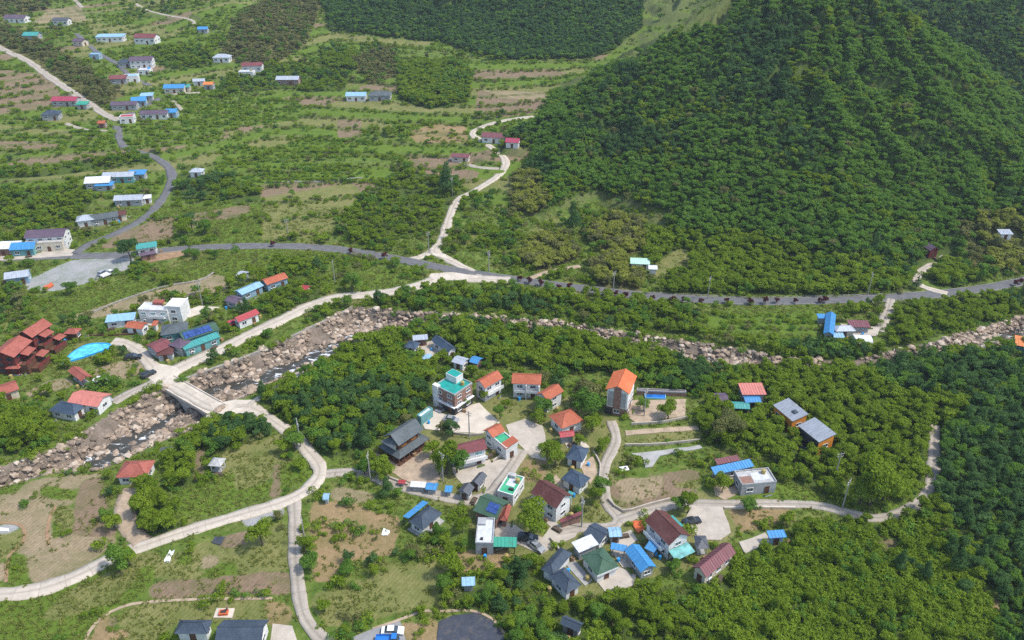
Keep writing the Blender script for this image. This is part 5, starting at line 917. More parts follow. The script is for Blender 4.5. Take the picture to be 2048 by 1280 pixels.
wi = RIVM[::2, ::2]; xs2, ys2, zs2 = X[::2, ::2], Y[::2, ::2], WZ[::2, ::2]; ii = np.arange(xs2.size).reshape(xs2.shape)
fm = wi[:-1, :-1] & wi[:-1, 1:] & wi[1:, 1:] & wi[1:, :-1]
fw = np.stack([ii[:-1, :-1], ii[:-1, 1:], ii[1:, 1:], ii[1:, :-1]], -1)[fm]; us = np.unique(fw); mpw = np.full(xs2.size, -1); mpw[us] = np.arange(len(us))
cw = np.stack([xs2.ravel(), ys2.ravel(), zs2.ravel()], -1)[us]
tag(place('river_water', grid_mesh('river_water', cw, mpw[fw], 'water')), 'dark shallow river water with white rapids', None, None, 'structure')

# ------------------------------------------------------------------ boulders
m, nt, b = nodes('boulder'); oi = nt.nodes.new('ShaderNodeObjectInfo'); p = wpos(nt)
c = ramp(nt, oi.outputs['Random'], [(0.0, (0.13, 0.105, 0.08)), (0.3, (0.26, 0.20, 0.148)), (0.7, (0.39, 0.30, 0.225)), (1.0, (0.50, 0.43, 0.35))])
c = mixc(nt, ramp(nt, noise(nt, 1.3, 6, p, 0.7), [(0.45, 0.0), (0.7, 0.6)]), c, (0.17, 0.14, 0.115)); L(nt, c, b.inputs['Base Color']); b.inputs['Roughness'].default_value = 0.9; b.inputs['Specular IOR Level'].default_value = 0.2
bump(nt, b, noise(nt, 3, 5, p), 0.5, 0.1)
BOUL = []
for k in range(7):
    bm = bmesh.new(); bmesh.ops.create_icosphere(bm, subdivisions=1, radius=1.0); r_ = np.random.default_rng(50+k); sc_ = (1, .45+.6*r_.random(), .38+.4*r_.random()); pl = [Vector(r_.normal(size=3)).normalized() for _ in range(5)]
    for v in bm.verts:
        n_ = v.co.normalized(); rr = 1+.28*(r_.random()-.5)
        for q in pl: rr = min(rr, .80/max(.45, n_.dot(q)))
        v.co = Vector((n_.x*rr*sc_[0], n_.y*rr*sc_[1], n_.z*rr*sc_[2]))
    me = bpy.data.meshes.new('boulder'); bm.to_mesh(me); bm.free(); me.materials.append(MATS['boulder']); BOUL.append(me)
cand = []
jy, jx_ = np.where(RIVM)
nb = 56000; sel = rng.integers(0, len(jy), nb); bx = gx[jx_[sel]]+rng.random(nb)-.5; by = gy[jy[sel]]+rng.random(nb)-.5
bs = 0.11+0.10*rng.random(nb)+1.45*rng.random(nb)**16.0; dcl = fbm(bx, by, 8, 91, 3); keep = dcl > 0.27
bx, by, bs = bx[keep], by[keep], bs[keep]; bz = samp(H, bx, by); low = (samp(WZ, bx, by)-bz) > 0.12; keep = ~low | (rng.random(len(bx)) < .16); bx, by, bs, bz = bx[keep], by[keep], bs[keep], bz[keep]
pxb, pyb, dpb = project(bx, by, bz); vis = (pxb > -60) & (pxb < 2110) & (pyb < 1330); bx, by, bs, bz, dpb, pxb, pyb = [a[vis] for a in (bx, by, bs, bz, dpb, pxb, pyb)]
order = np.argsort(-(bs/dpb)); big, rest = order[:300], order[300:]
for i in big:
    o = place('boulder', BOUL[int(rng.integers(7))], riverbed, (bx[i], by[i], bz[i]+bs[i]*.22)); o.rotation_euler = (rng.normal()*.25, rng.normal()*.25, rng.random()*6.28); o.scale = (bs[i],)*3

# ------------------------------------------------------------------ instancing of uncountable stuff
def scatter(name, label, src_meshes, pts, kind='stuff', parent=None):
    """one object: a cloud of points, each carrying one of the source meshes (turned, sized)"""
    srcs = [bpy.data.objects.new(name+'_source', me) for me in src_meshes]
    me = bpy.data.meshes.new(name); n = len(pts['x']); me.vertices.add(n)
    me.vertices.foreach_set('co', np.stack([pts['x'], pts['y'], pts['z']], -1).astype(np.float32).ravel())
    for k, t in (('rz', 'FLOAT'), ('sc', 'FLOAT'), ('zs', 'FLOAT')):
        a = me.attributes.new(k, t, 'POINT'); a.data.foreach_set('value', np.asarray(pts[k], np.float32))
    a = me.attributes.new('vi', 'INT', 'POINT'); a.data.foreach_set('value', np.asarray(pts['vi'], np.int32))
    me.update(); o = place(name, me, parent); tag(o, label, None, None, kind)
    g = bpy.data.node_groups.new(name, 'GeometryNodeTree'); g.interface.new_socket('Geometry', in_out='INPUT', socket_type='NodeSocketGeometry'); g.interface.new_socket('Geometry', in_out='OUTPUT', socket_type='NodeSocketGeometry')
    gi = g.nodes.new('NodeGroupInput'); go = g.nodes.new('NodeGroupOutput'); iop = g.nodes.new('GeometryNodeInstanceOnPoints'); m2p = g.nodes.new('GeometryNodeMeshToPoints'); jn = g.nodes.new('GeometryNodeJoinGeometry')
    g.links.new(gi.outputs[0], m2p.inputs['Mesh']); g.links.new(m2p.outputs[0], iop.inputs['Points'])
    for s_ in reversed(srcs):
        oi_ = g.nodes.new('GeometryNodeObjectInfo'); oi_.inputs['Object'].default_value = s_; oi_.inputs['As Instance'].default_value = True; g.links.new(oi_.outputs['Geometry'], jn.inputs[0])
    g.links.new(jn.outputs[0], iop.inputs['Instance']); iop.inputs['Pick Instance'].default_value = True
    def attr(nm, dt):
        q = g.nodes.new('GeometryNodeInputNamedAttribute'); q.data_type = dt; q.inputs[0].default_value = nm; return q.outputs[0]
    g.links.new(attr('vi', 'INT'), iop.inputs['Instance Index'])
    cx = g.nodes.new('ShaderNodeCombineXYZ'); g.links.new(attr('rz', 'FLOAT'), cx.inputs[2]); g.links.new(cx.outputs[0], iop.inputs['Rotation'])
    cs = g.nodes.new('ShaderNodeCombineXYZ'); sa_ = attr('sc', 'FLOAT'); g.links.new(sa_, cs.inputs[0]); g.links.new(sa_, cs.inputs[1]); g.links.new(attr('zs', 'FLOAT'), cs.inputs[2]); g.links.new(cs.outputs[0], iop.inputs['Scale'])
    g.links.new(iop.outputs[0], go.inputs[0]); md = o.modifiers.new('scatter', 'NODES'); md.node_group = g
    return o
nr = len(rest)
scatter('small_boulders', None, BOUL, dict(x=bx[rest], y=by[rest], z=bz[rest]+bs[rest]*.2, rz=rng.random(nr)*6.28, sc=bs[rest], zs=bs[rest], vi=rng.integers(0, 7, nr)), parent=riverbed)

# ------------------------------------------------------------------ bridge and river walls
a = at(333, 762); b_ = at(436, 820); dv = (b_-a)[:2]; Lb = float(np.linalg.norm(dv)); ang = math.atan2(dv[1], dv[0]); zb = float(road_geo[8][np.argmin(np.hypot(road_geo[8][:, 0]-(a[0]+b_[0])/2, road_geo[8][:, 1]-(a[1]+b_[1])/2)), 2])
br = empty('bridge', ((a[0]+b_[0])/2, (a[1]+b_[1])/2, zb), ang, label='concrete road bridge with two arched openings over the boulder river', cat='bridge')
hw = 2.9; m = MB(); n = 48; xs_ = np.linspace(-Lb/2, Lb/2, n+1)
def under(x):
    w_ = (Lb-3.0)/2; 
    for cxx in (-w_/2-.4, w_/2+.4):
        t = (x-cxx)/(w_/2-.3)
        if abs(t) < 1: return -4.4+3.5*math.sqrt(1-t*t)**0.8
    return -5.5
zl = [under((xs_[i]+xs_[i+1])/2) for i in range(n)]
for i in range(n):
    x0, x1 = xs_[i], xs_[i+1]
    for s_ in (-1, 1):
        q = [(x0, s_*hw, zl[i]), (x1, s_*hw, zl[i]), (x1, s_*hw, .02), (x0, s_*hw, .02)]; m.face(q if s_ < 0 else q[::-1])
    m.face([(x0, -hw, zl[i]), (x0, hw, zl[i]), (x1, hw, zl[i]), (x1, -hw, zl[i])])
    if i and zl[i] != zl[i-1]: m.face([(x0, -hw, zl[i]), (x0, hw, zl[i]), (x0, hw, zl[i-1]), (x0, -hw, zl[i-1])])
m.build('arch_wall', 'concrete_grey', br); m = MB(); m.box(-Lb/2-.5, Lb/2+.5, -hw-.15, hw+.15, -.32, .03); m.build('deck', 'concrete_pale', br)
for s_ in (-1, 1): m = MB(); m.box(-Lb/2-.5, Lb/2+.5, s_*(hw-.02)-.14, s_*(hw-.02)+.14, .031, .38); m.build('kerb', 'concrete_pale', br)
def wall_line(label, pts, top, hgt, mat, th=.5, name='retaining_wall', inset=0.0, cat='wall'):
    P = smoothline(ats(pts), 2.0); t = np.gradient(P[:, :2], axis=0); t /= np.linalg.norm(t, axis=1)[:, None]+1e-9; nr_ = np.stack([-t[:, 1], t[:, 0]], 1)*th/2
    zt = blur(samp(H0, P[:, 0], P[:, 1])[None, :].repeat(3, 0), 3)[1]+top; m = MB(); o0 = P.mean(0)
    for i in range(len(P)-1):
        A0, A1, B0, B1 = P[i, :2]-nr_[i]-o0[:2], P[i, :2]+nr_[i]-o0[:2], P[i+1, :2]-nr_[i+1]-o0[:2], P[i+1, :2]+nr_[i+1]-o0[:2]; z0, z1 = zt[i], zt[i+1]
        m.face([(*A0, z0), (*B0, z1), (*B1, z1), (*A1, z0)]); m.face([(*A0, z0-hgt), (*B0, z1-hgt), (*B0, z1), (*A0, z0)]); m.face([(*B1, z1-hgt), (*A1, z0-hgt), (*A1, z0), (*B1, z1)])
    o = m.build(name, mat, None, (o0[0], o0[1], 0)); tag(o, label, cat); return o
wall_line('grey stone river wall below the riverside road', [(705, 613), (690, 622), (640, 646), (560, 684), (480, 718), (400, 746), (352, 766)], .25, 4.8, 'stone_wall', .7)
wall_line('white low wall edging the timber lodge terraces', [(50, 738), (70, 718), (95, 695), (113, 679)], .6, 1.6, 'wall_white', .6)
wall_line('tan stone edging round the bottom lawn', [(165, 1290), (180, 1262), (205, 1234), (245, 1214), (290, 1205), (400, 1199), (545, 1197)], .12, 1.0, 'gravel_tan', .7)
wall_line('pale stone edging above the bottom gravel strip', [(745, 1258), (790, 1243), (850, 1222), (890, 1222), (945, 1222), (985, 1238), (1010, 1270)], .1, 1.0, 'gravel_tan', .6)
wall_line('dry stone terrace wall below the orchard rows', [(530, 366), (600, 364), (680, 360), (725, 356)], .4, 1.8, 'stone_wall', .8)
wall_line('stone terrace wall along the tan strip field', [(180, 628), (260, 596), (330, 574), (400, 562), (428, 546)], .5, 1.4, 'stone_wall', .6)
wall_line('concrete retaining wall under the mountain road', [(1300, 584), (1500, 594), (1700, 590), (1820, 584)], .1, 1.6, 'stone_wall', .3)
wall_line('concrete kerb wall along the bean field lane', [(1448, 1017), (1530, 1016), (1590, 1017)], .5, 1.2, 'concrete_pale', .4)
wall_line('brown kerb wall behind the pale blue pool', [(150, 672), (200, 672), (250, 670), (290, 668)], .5, 1.2, 'wall_wood', .4)

for lb, pts in (('low concrete garden wall behind the slate roofed houses', [(1186, 905), (1200, 930), (1198, 965)]), ('low wall between the maroon roofed house and the square', [(985, 925), (1000, 915), (1014, 912)]), ('low wall along the lane below the traditional house', [(735, 942), (780, 958), (815, 972)]), ('garden wall edging the forecourt of the teal roofed building', [(905, 868), (940, 872), (968, 870)]), ('grey wall beside the dark van parking', [(1100, 1078), (1112, 1092), (1122, 1108)]), ('stone wall under the lawn strip terrace', [(1250, 892), (1320, 890), (1400, 882)]), ('kerb wall along the tan bean field', [(1216, 1000), (1245, 1024), (1300, 1010), (1340, 1000)]), ('low wall round the tall house yard', [(1262, 850), (1320, 846), (1375, 836)])):
    wall_line(lb, pts, .75, 1.6, 'concrete', .3, 'garden_wall')

for lb, pts in (('curved earth bank across the tan field', [(112, 1012), (100, 1035), (94, 1065), (97, 1090)]), ('stone kerb bank at the frame edge field', [(-5, 1046), (30, 1047), (47, 1058), (48, 1082), (18, 1112), (12, 1165)])):
    wall_line(lb, pts, .10, .8, 'soil_pad', .7, 'field_bank', cat='bank')
# ------------------------------------------------------------------ foliage
def leaf_mat(name, lo, hi, trans=0.42):
    m, nt, b = nodes(name); oi = nt.nodes.new('ShaderNodeObjectInfo'); p = wpos(nt)
    n1 = noise(nt, 0.03, 4, p, 0.6)
    ad = N(nt, 'ShaderNodeMath', operation='ADD'); L(nt, oi.outputs['Random'], ad.inputs[0]); L(nt, n1, ad.inputs[1])
    hf = N(nt, 'ShaderNodeMath', operation='MULTIPLY'); L(nt, ad.outputs[0], hf.inputs[0]); hf.inputs[1].default_value = 0.5
    c = ramp(nt, hf.outputs[0], [(0.2, lo), (0.5, tuple((a+b_)/2 for a, b_ in zip(lo, hi))), (0.8, hi)])
    c = mixc(nt, ramp(nt, noise(nt, 1.4, 3, p), [(0.35, 0.0), (0.7, 0.5)]), c, tuple(x*1.25 for x in hi))
    L(nt, c, b.inputs['Base Color']); b.inputs['Roughness'].default_value = 0.65; b.inputs['Specular IOR Level'].default_value = 0.04
    tr = nt.nodes.new('ShaderNodeBsdfTranslucent'); L(nt, mixc(nt, 0.5, c, (hi[0]*1.5, hi[1]*1.5, hi[2]), 'MIX'), tr.inputs[0])
    mx = nt.nodes.new('ShaderNodeMixShader'); mx.inputs[0].default_value = trans; out = nt.nodes['Material Output']
    L(nt, b.outputs[0], mx.inputs[1]); L(nt, tr.outputs[0], mx.inputs[2]); L(nt, mx.outputs[0], out.inputs[0])
LEAF = {'green': ((0.095, 0.16, 0.012), (0.20, 0.28, 0.026)), 'mid': ((0.064, 0.15, 0.022), (0.145, 0.255, 0.038)), 'dark': ((0.042, 0.102, 0.032), (0.095, 0.175, 0.052)), 'olive': ((0.11, 0.135, 0.042), (0.20, 0.205, 0.075)), 'bamboo': ((0.15, 0.185, 0.03), (0.28, 0.30, 0.06)), 'maple': ((0.055, 0.014, 0.022), (0.11, 0.032, 0.04)), 'bush': ((0.095, 0.16, 0.012), (0.205, 0.29, 0.028)), 'tuft': ((0.1, 0.145, 0.022), (0.23, 0.25, 0.065)), 'yellow': ((0.2, 0.19, 0.015), (0.36, 0.33, 0.03))}
for k, (lo, hi) in LEAF.items(): leaf_mat('leaf_'+k, lo, hi)
paint('bark', (0.10, 0.075, 0.055), 0.95, 0.4, 3.0)
def leaf_cloud(rs, blobs, nleaf, size, spread=0.5):
    """leaf-sized faces through the shells of several clumps"""
    w = np.array([b[1]**2 for b in blobs]); w /= w.sum(); k = rs.choice(len(blobs), nleaf, p=w)
    C = np.array([b[0] for b in blobs])[k]; R = np.array([b[1] for b in blobs])[k]; SQ = np.array([b[2] for b in blobs])[k]
    d = rs.normal(size=(nleaf, 3)); d /= np.linalg.norm(d, axis=1)[:, None]; d[:, 2] = np.where(d[:, 2] < -.35, -d[:, 2], d[:, 2])
    rad = R*np.where(rs.random(nleaf) < .8, .82+.26*rs.random(nleaf), .4+.5*rs.random(nleaf)); P = C+d*rad[:, None]*np.stack([np.ones(nleaf), np.ones(nleaf), SQ], 1)
    nrm = d+rs.normal(size=(nleaf, 3))*spread; nrm /= np.linalg.norm(nrm, axis=1)[:, None]
    t = np.cross(nrm, rs.normal(size=(nleaf, 3))); t /= np.linalg.norm(t, axis=1)[:, None]; u = np.cross(nrm, t); s = size*(.55+.9*rs.random(nleaf))[:, None]
    V = np.stack([P-t*s*.5, P+u*s*.32, P+t*s*.5, P-u*s*.32], 1).reshape(-1, 3); Fq = np.arange(nleaf*4).reshape(-1, 4); return V, Fq
def crown_blobs(rs, kind):
    if kind == 'tall':
        out = []
        for i in range(9): f = i/8; a = rs.random()*6.28; rr = (1-f)*1.15+.1; out.append((np.array([math.cos(a)*rr*.7, math.sin(a)*rr*.7, 2.0+f*5.2]), .55+1.1*(1-f), .8))
        return out
    n = int(rs.integers(7, 12)); out = [(np.array([0, 0, 3.6]), 1.35, .85)]
    for i in range(n):
        a = rs.random()*6.28; rr = .8+rs.random()*.95; out.append((np.array([math.cos(a)*rr, math.sin(a)*rr, 2.5+rs.random()*2.3-.25*rr]), .6+rs.random()*.55, .8))
    return out
def trunk_mb(rs, tall=False):
    m = MB(); top = 6.4 if tall else 3.4; p = Vector((0, 0, -.6)); r0 = .19
    for i in range(4):
        q = Vector((rs.normal()*.12, rs.normal()*.12, (i+1)*top/4)); m.tube(p, q, r0*(1-i*.2), r0*(1-(i+1)*.2), 6, 0, False); p = q
    for i in range(4):
        a = i*1.57+rs.random(); z = top*(.45+.12*i); m.tube((0, 0, z), (math.cos(a)*1.2, math.sin(a)*1.2, z+.9), .08, .03, 5, 0, False)
    return m
def cloud_mesh(name, V, Fq, mat): return grid_mesh(name, V, Fq, mat)
CROWNV, TRUNK, FARTREE, BUSHV = [], [], {}, {}
rs = np.random.default_rng(3)
for k in range(7): CROWNV.append(leaf_cloud(rs, crown_blobs(rs, 'tall' if k == 6 else 'round'), 2400, .34)); TRUNK.append(trunk_mb(rs, k == 6).mesh('trunk', 'bark'))
FARV = [leaf_cloud(rs, crown_blobs(rs, 'round'), 700, .56) for _ in range(6)]+[leaf_cloud(rs, crown_blobs(rs, 'tall'), 700, .52)]
CROWN = {k: [cloud_mesh('crown', V, Fq, 'leaf_'+k) for V, Fq in CROWNV] for k in ('green', 'mid', 'dark', 'olive', 'bamboo', 'maple', 'yellow')}
def joined(V, Fq, leaf, tr):
    tv = np.array([v.co for v in tr.vertices]); tf = [tuple(p.vertices) for p in tr.polygons]
    me = bpy.data.meshes.new('tree'); me.from_pydata(np.vstack([V, tv]).tolist(), [], Fq.tolist()+[tuple(i+len(V) for i in f) for f in tf]); me.materials.append(MATS[leaf]); me.materials.append(MATS['bark'])
    mi = np.zeros(len(me.polygons), np.int32); mi[len(Fq):] = 1; me.polygons.foreach_set('material_index', mi); return me
FARTREE = {k: [joined(*FARV[i], 'leaf_'+k, TRUNK[i]) for i in range(7)] for k in ('green', 'mid', 'dark', 'olive', 'bamboo')}
def bush_blobs(rs):
    return [(np.array([rs.normal()*.5, rs.normal()*.5, .45+rs.random()*.4]), .35+rs.random()*.4, .85) for _ in range(5)]
BUSHRAW = [leaf_cloud(rs, bush_blobs(rs), 300, .30) for _ in range(5)]
BUSHV = {k: [cloud_mesh('shrub', V, Fq, 'leaf_'+k) for V, Fq in BUSHRAW] for k in ('bush', 'olive', 'mid', 'yellow')}
TUFTRAW = [leaf_cloud(rs, [(np.array([rs.normal()*.4, rs.normal()*.4, .12]), .28, .6) for _ in range(5)], 26, .3) for _ in range(4)]
TUFT = [cloud_mesh('tuft', V, Fq, 'leaf_tuft') for V, Fq in TUFTRAW]

CLSF = CLS
def cls_at(x, y):
    i = np.clip(np.round(x-GX0).astype(int), 0, NX-1); j = np.clip(np.round(y-GY0).astype(int), 0, NY-1); return CLS[j, i], BUSY[j, i]
BUSY2 = blur(BUSY, 2) > 0.05
def busy2_at(x, y):
    i = np.clip(np.round(x-GX0).astype(int), 0, NX-1); j = np.clip(np.round(y-GY0).astype(int), 0, NY-1); return BUSY2[j, i]
def jitter(sp, ymin=85, ymax=900):
    xs_ = np.arange(-620, 620, sp); ys_ = np.arange(ymin, ymax, sp); A, B_ = np.meshgrid(xs_, ys_); A = A+(rng.random(A.shape)-.5)*sp*.95+((np.arange(len(ys_)) % 2)*sp/2)[:, None]; B_ = B_+(rng.random(B_.shape)-.5)*sp*.95
    a, b = A.ravel(), B_.ravel(); z = samp(H, a, b); px, py, dp = project(a, b, z+3); k = (px > -140) & (px < 2190) & (py > -90) & (py < 1400) & (dp > 20)
    return a[k], b[k], z[k], px[k], py[k], dp[k]
def hidden(x, y, z, lift=7.0):
    """True where the land itself stands between the drone and the tree top"""
    out = np.zeros(len(x), bool)
    for t in np.linspace(.25, .985, 70): out |= samp(H, x*t, y*t) > CAMH+(z+lift-CAMH)*t+1.0
    return out
trees = []   # x, y, z, scale, kind
x, y, z, px, py, dp = jitter(2.0)
c, bz_ = cls_at(x, y); b2 = busy2_at(x, y); u = rng.random(len(x)); nz = fbm(x, y, 30, 61, 3); nz2 = fbm(x, y, 14, 71, 3); mt = samp(MOUNT, x, y)
prob = np.select([c == 15, np.isin(c, (1, 2)), c == 9, c == 13, c == 0, c == 11], [.14, np.where(mt > .5, .92, .88), .75, np.where(y > 300, .33, .48), np.where(nz2 > .53, .30, .03)*np.where(y > 330, .8, 1), .45], np.where(np.isin(c, (3, 6)), .006, 0))
edge = np.where(np.isin(c, (1, 2)), bz_, b2)
k = (u < prob) & ~edge; x, y, z, c, nz, nz2, mt, px, py = [a[k] for a in (x, y, z, c, nz, nz2, mt, px, py)]
hd = hidden(x, y, z); x, y, z, c, nz, nz2, mt, px, py = [a[~hd] for a in (x, y, z, c, nz, nz2, mt, px, py)]
u = rng.random(len(x)); KN = np.array(['green', 'mid', 'dark', 'olive', 'bamboo'])
kind = np.where(c == 2, np.where(u < .75, 2, 1), np.where(c == 9, np.where(u < .75, 4, 3), np.where(c == 11, np.where(u < .8, 3, 1), np.where(mt > .5, np.where((nz+u*.25 < .45) | ((samp(M2M, x, y) > .5) & (u < .65)), 2, np.where(u > .985, 3, np.where(nz2+u*.3 > .86, 0, 1))), np.where(np.isin(c, (1, 13, 15)), np.where(nz+u*.5 > .60, 0, np.where(nz < .33, 2, 1)), np.where(u < .5, 0, np.where(u < .8, 1, np.where(u < .9, 2, 3))))))))
sc_ = np.where(np.isin(c, (1, 2)), np.where(mt > .5, .48+.40*rng.random(len(x)), np.where((px > 1350) & (py > 1000), .40+.38*rng.random(len(x))**1.4, .48+.45*rng.random(len(x))**1.4)), np.where(c == 9, .6+.4*rng.random(len(x)), np.where(c == 13, 0.4+.45*rng.random(len(x)), .35+.55*rng.random(len(x))**1.5)))
sc_ = sc_*np.where(mt > .5, 1.0, 1.0)
T = dict(x=x, y=y, z=z, s=sc_, k=kind, forced=np.zeros(len(x), bool))
# trees one can point to in the photograph: base px, crown scale, kind
LONE = [(705, 583, 1.5, 1), (690, 580, .8, 0), (525, 1092, 1.25, 0), (1067, 1068, 1.75, 0), (866, 916, 1.0, 0), (895, 948, 1.6, 0), (915, 945, 1.3, 1), (878, 950, 1.1, 0), (1742, 1012, 2.4, 0), (1720, 1008, 1.5, 0), (1765, 1000, 1.5, 0), (240, 1142, 1.3, 1), (258, 1130, 1.0, 0), (1286, 822, .9, 1), (1336, 838, 1.3, 0), (1086, 830, 1.2, 1), (1078, 845, 1.0, 0), (1000, 838, .8, 1), (1010, 818, .7, 0), (968, 800, .7, 0), (925, 815, .8, 1), (885, 868, .7, 3), (905, 872, 1.0, 2), (1180, 838, 1.9, 1), (1172, 815, 1.7, 3), (1185, 865, 1.2, 0), (1110, 935, 1.1, 0), (1100, 920, 1.2, 0), (1205, 905, .9, 0), (1160, 890, .8, 0), (1375, 1025, 1.0, 0), (1355, 1020, .8, 1), (740, 935, 1.0, 0), (760, 950, 1.2, 0), (775, 962, 1.0, 0), (730, 950, .9, 1), (925, 680, 1.8, 0), (935, 700, 1.4, 0), (410, 470, 1.3, 1), (375, 472, 1.6, 0), (385, 462, 1.4, 2), (895, 385, 1.9, 2), (912, 380, 1.2, 1), (1145, 468, 1.7, 2), (143, 588, 1.1, 1), (262, 522, 1.7, 2), (570, 905, 1.0, 0), (590, 900, 1.2, 1), (585, 885, 1.0, 0), (300, 1050, 1.0, 0), (290, 1030, 1.3, 0), (330, 1060, 1.2, 0), (55, 890, 1.6, 0), (1100, 985, .9, 1), (1205, 985, 1.0, 1), (1190, 1005, .8, 0), (1445, 985, 1.0, 0), (1495, 1020, .9, 1), (900, 1150, 1.2, 0), (1460, 870, 1.6, 3), (1440, 880, 1.3, 3), (230, 1060, .9, 0), (215, 1040, .7, 1), (620, 1140, 1.0, 1), (610, 1105, .9, 0)]
LX = np.array([at(px_, py_) for px_, py_, *_ in LONE])
T = {'x': np.r_[LX[:, 0], T['x']], 'y': np.r_[LX[:, 1], T['y']], 's': np.r_[[l[2] for l in LONE], T['s']], 'k': np.r_[[l[3] for l in LONE], T['k']], 'forced': np.r_[np.ones(len(LONE), bool), T['forced']]}
T['z'] = samp(H, T['x'], T['y']); n = len(T['x']); px, py, dp = project(T['x'], T['y'], T['z']+2.5*T['s'])
inside = (px > 8) & (px < 2040) & (py > 8) & (py < 1272)
score = np.where(T['forced'], 9e9, np.where(inside, T['s']*2.0*F/dp, 0)); order = np.argsort(-score); ind, rest = order[:300], order[300:]
ADJ = ['bright green leafy tree', 'mid green leafy tree', 'dark green dense tree', 'olive brown scrubby tree', 'yellowish bamboo like tree']
def where(px, py):
    if px > 1870 and py > 840: return 'dark wood beyond the curving lane'
    if px > 1640 and py > 960 and py < 1035: return 'bend of the lane at the meadow'
    if px > 1370 and py > 1035: return 'dense wood below the bean field lane'
    if px > 1400 and py < 1035 and py > 690: return 'wood around the orange walled houses'
    if py < 480: return 'hillside above the main road'
    if 500 < px < 1400 and 600 < py < 915 and not (860 < px < 1230 and py > 745): return 'wood between the boulder river and the village'
    if px < 200 and py > 780 and py < 960: return 'clump on the river bank beside the navy roof'
    if px < 600 and 830 < py < 1160: return 'clump beside the farm road fork'
    if 590 < px < 860 and py > 960: return 'overgrown dry garden beside the straight farm lane'
    if 860 <= px < 1420 and py > 1085: return 'thicket below the slate roofed houses'
    if px < 640 and py < 690: return 'slope around the gravel lot and modern house'
    if 640 <= px and py < 690: return 'bank between the main road and the river'
    return 'gardens among the village houses'
HXY = np.array([h_[1] for h_ in HOUSES])
for i in ind:
    kd = KN[T['k'][i]]; v = int(rng.integers(0, 6)) if kd != 'dark' else (6 if rng.random() < .45 else int(rng.integers(0, 6))); s = T['s'][i]
    wh = where(px[i], py[i])
    hd_ = np.hypot(HXY[:, 0]-T['x'][i], HXY[:, 1]-T['y'][i]); nh = int(np.argmin(hd_)); sz = 'Large' if s > 1.25 else 'Middling' if s > .9 else 'Small'
    lab = ('%s %s beside the %s' % (sz.lower(), ADJ[T['k'][i]], ' '.join(HOUSES[nh][0].split()[:7]))) if hd_[nh] < 13 else ('%s %s in the %s' % (sz.lower(), ADJ[T['k'][i]], wh))
    while lab.split()[-1] in ('with', 'and', 'the', 'a', 'of', 'in', 'by', 'at', 'under', 'beside', 'below', 'behind', 'over', 'its', 'to', 'on', 'next', 'whose', 'is', 'above', 'along', 'between', 'near', 'roofed', 'dark', 'small', 'blue', 'white', 'orange'): lab = ' '.join(lab.split()[:-1])
    root = empty('broadleaf_tree', (T['x'][i], T['y'][i], T['z'][i]), rng.random()*6.28, label=lab, cat='tree', group=('trees in the '+wh if hd_[nh] >= 13 else 'trees beside the '+' '.join(HOUSES[nh][0].split()[:7])))
    root.scale = (s, s, s*(.85+.3*rng.random()))
    place('trunk', TRUNK[v], root); place('crown', CROWN[kd][v], root)
for ki, kn in enumerate(KN):
    q = rest[T['k'][rest] == ki]
    if not len(q): continue
    sc_ = T['s'][q]; scatter('forest', {'green': 'bright green leafy woodland filling the valley sides', 'mid': 'mid green mountain forest of small crowns', 'dark': 'dark green forest in the gullies and far hills', 'olive': 'olive brown scrub woodland on the slopes', 'bamboo': 'yellowish bamboo groves at the mountain foot'}[kn], FARTREE[kn],
        dict(x=T['x'][q], y=T['y'][q], z=T['z'][q], rz=rng.random(len(q))*6.28, sc=sc_*(.95+.25*rng.random(len(q))), zs=sc_*(.8+.4*rng.random(len(q))), vi=rng.integers(0, 7 if kn == 'dark' else 6, len(q))))
# purple maples along the main road
MAPLE = [(547, 493), (702, 508), (770, 518), (1040, 563), (1058, 568), (1080, 572), (1118, 580), (1138, 580), (1172, 585), (1195, 588), (1213, 592), (1231, 594), (1249, 598), (1272, 598), (1305, 603), (1345, 606), (1365, 605), (1402, 608), (1452, 607), (1500, 610), (1530, 608), (1552, 607), (1590, 607), (1640, 606), (1650, 605), (2030, 572), (2040, 568)]
ORD = 'first second third fourth fifth sixth seventh eighth ninth tenth eleventh twelfth thirteenth fourteenth fifteenth sixteenth seventeenth eighteenth nineteenth twentieth'.split()+['twenty-'+w_ for w_ in 'first second third fourth fifth sixth seventh eighth'.split()]
for i, (a_, b2_) in enumerate(MAPLE):
    p_ = at(a_, b2_); s = .42+.16*rng.random(); root = empty('maple_tree', (p_[0], p_[1], float(samp(H, p_[0], p_[1]))), rng.random()*6.28, label='%s small purple leaved maple along the asphalt road, counting from the road fork' % ORD[i], cat='tree', group='purple maples along the main road'); root.scale = (s, s, s)
    v = i % 6; place('trunk', TRUNK[v], root); place('crown', CROWN['maple'][v], root)
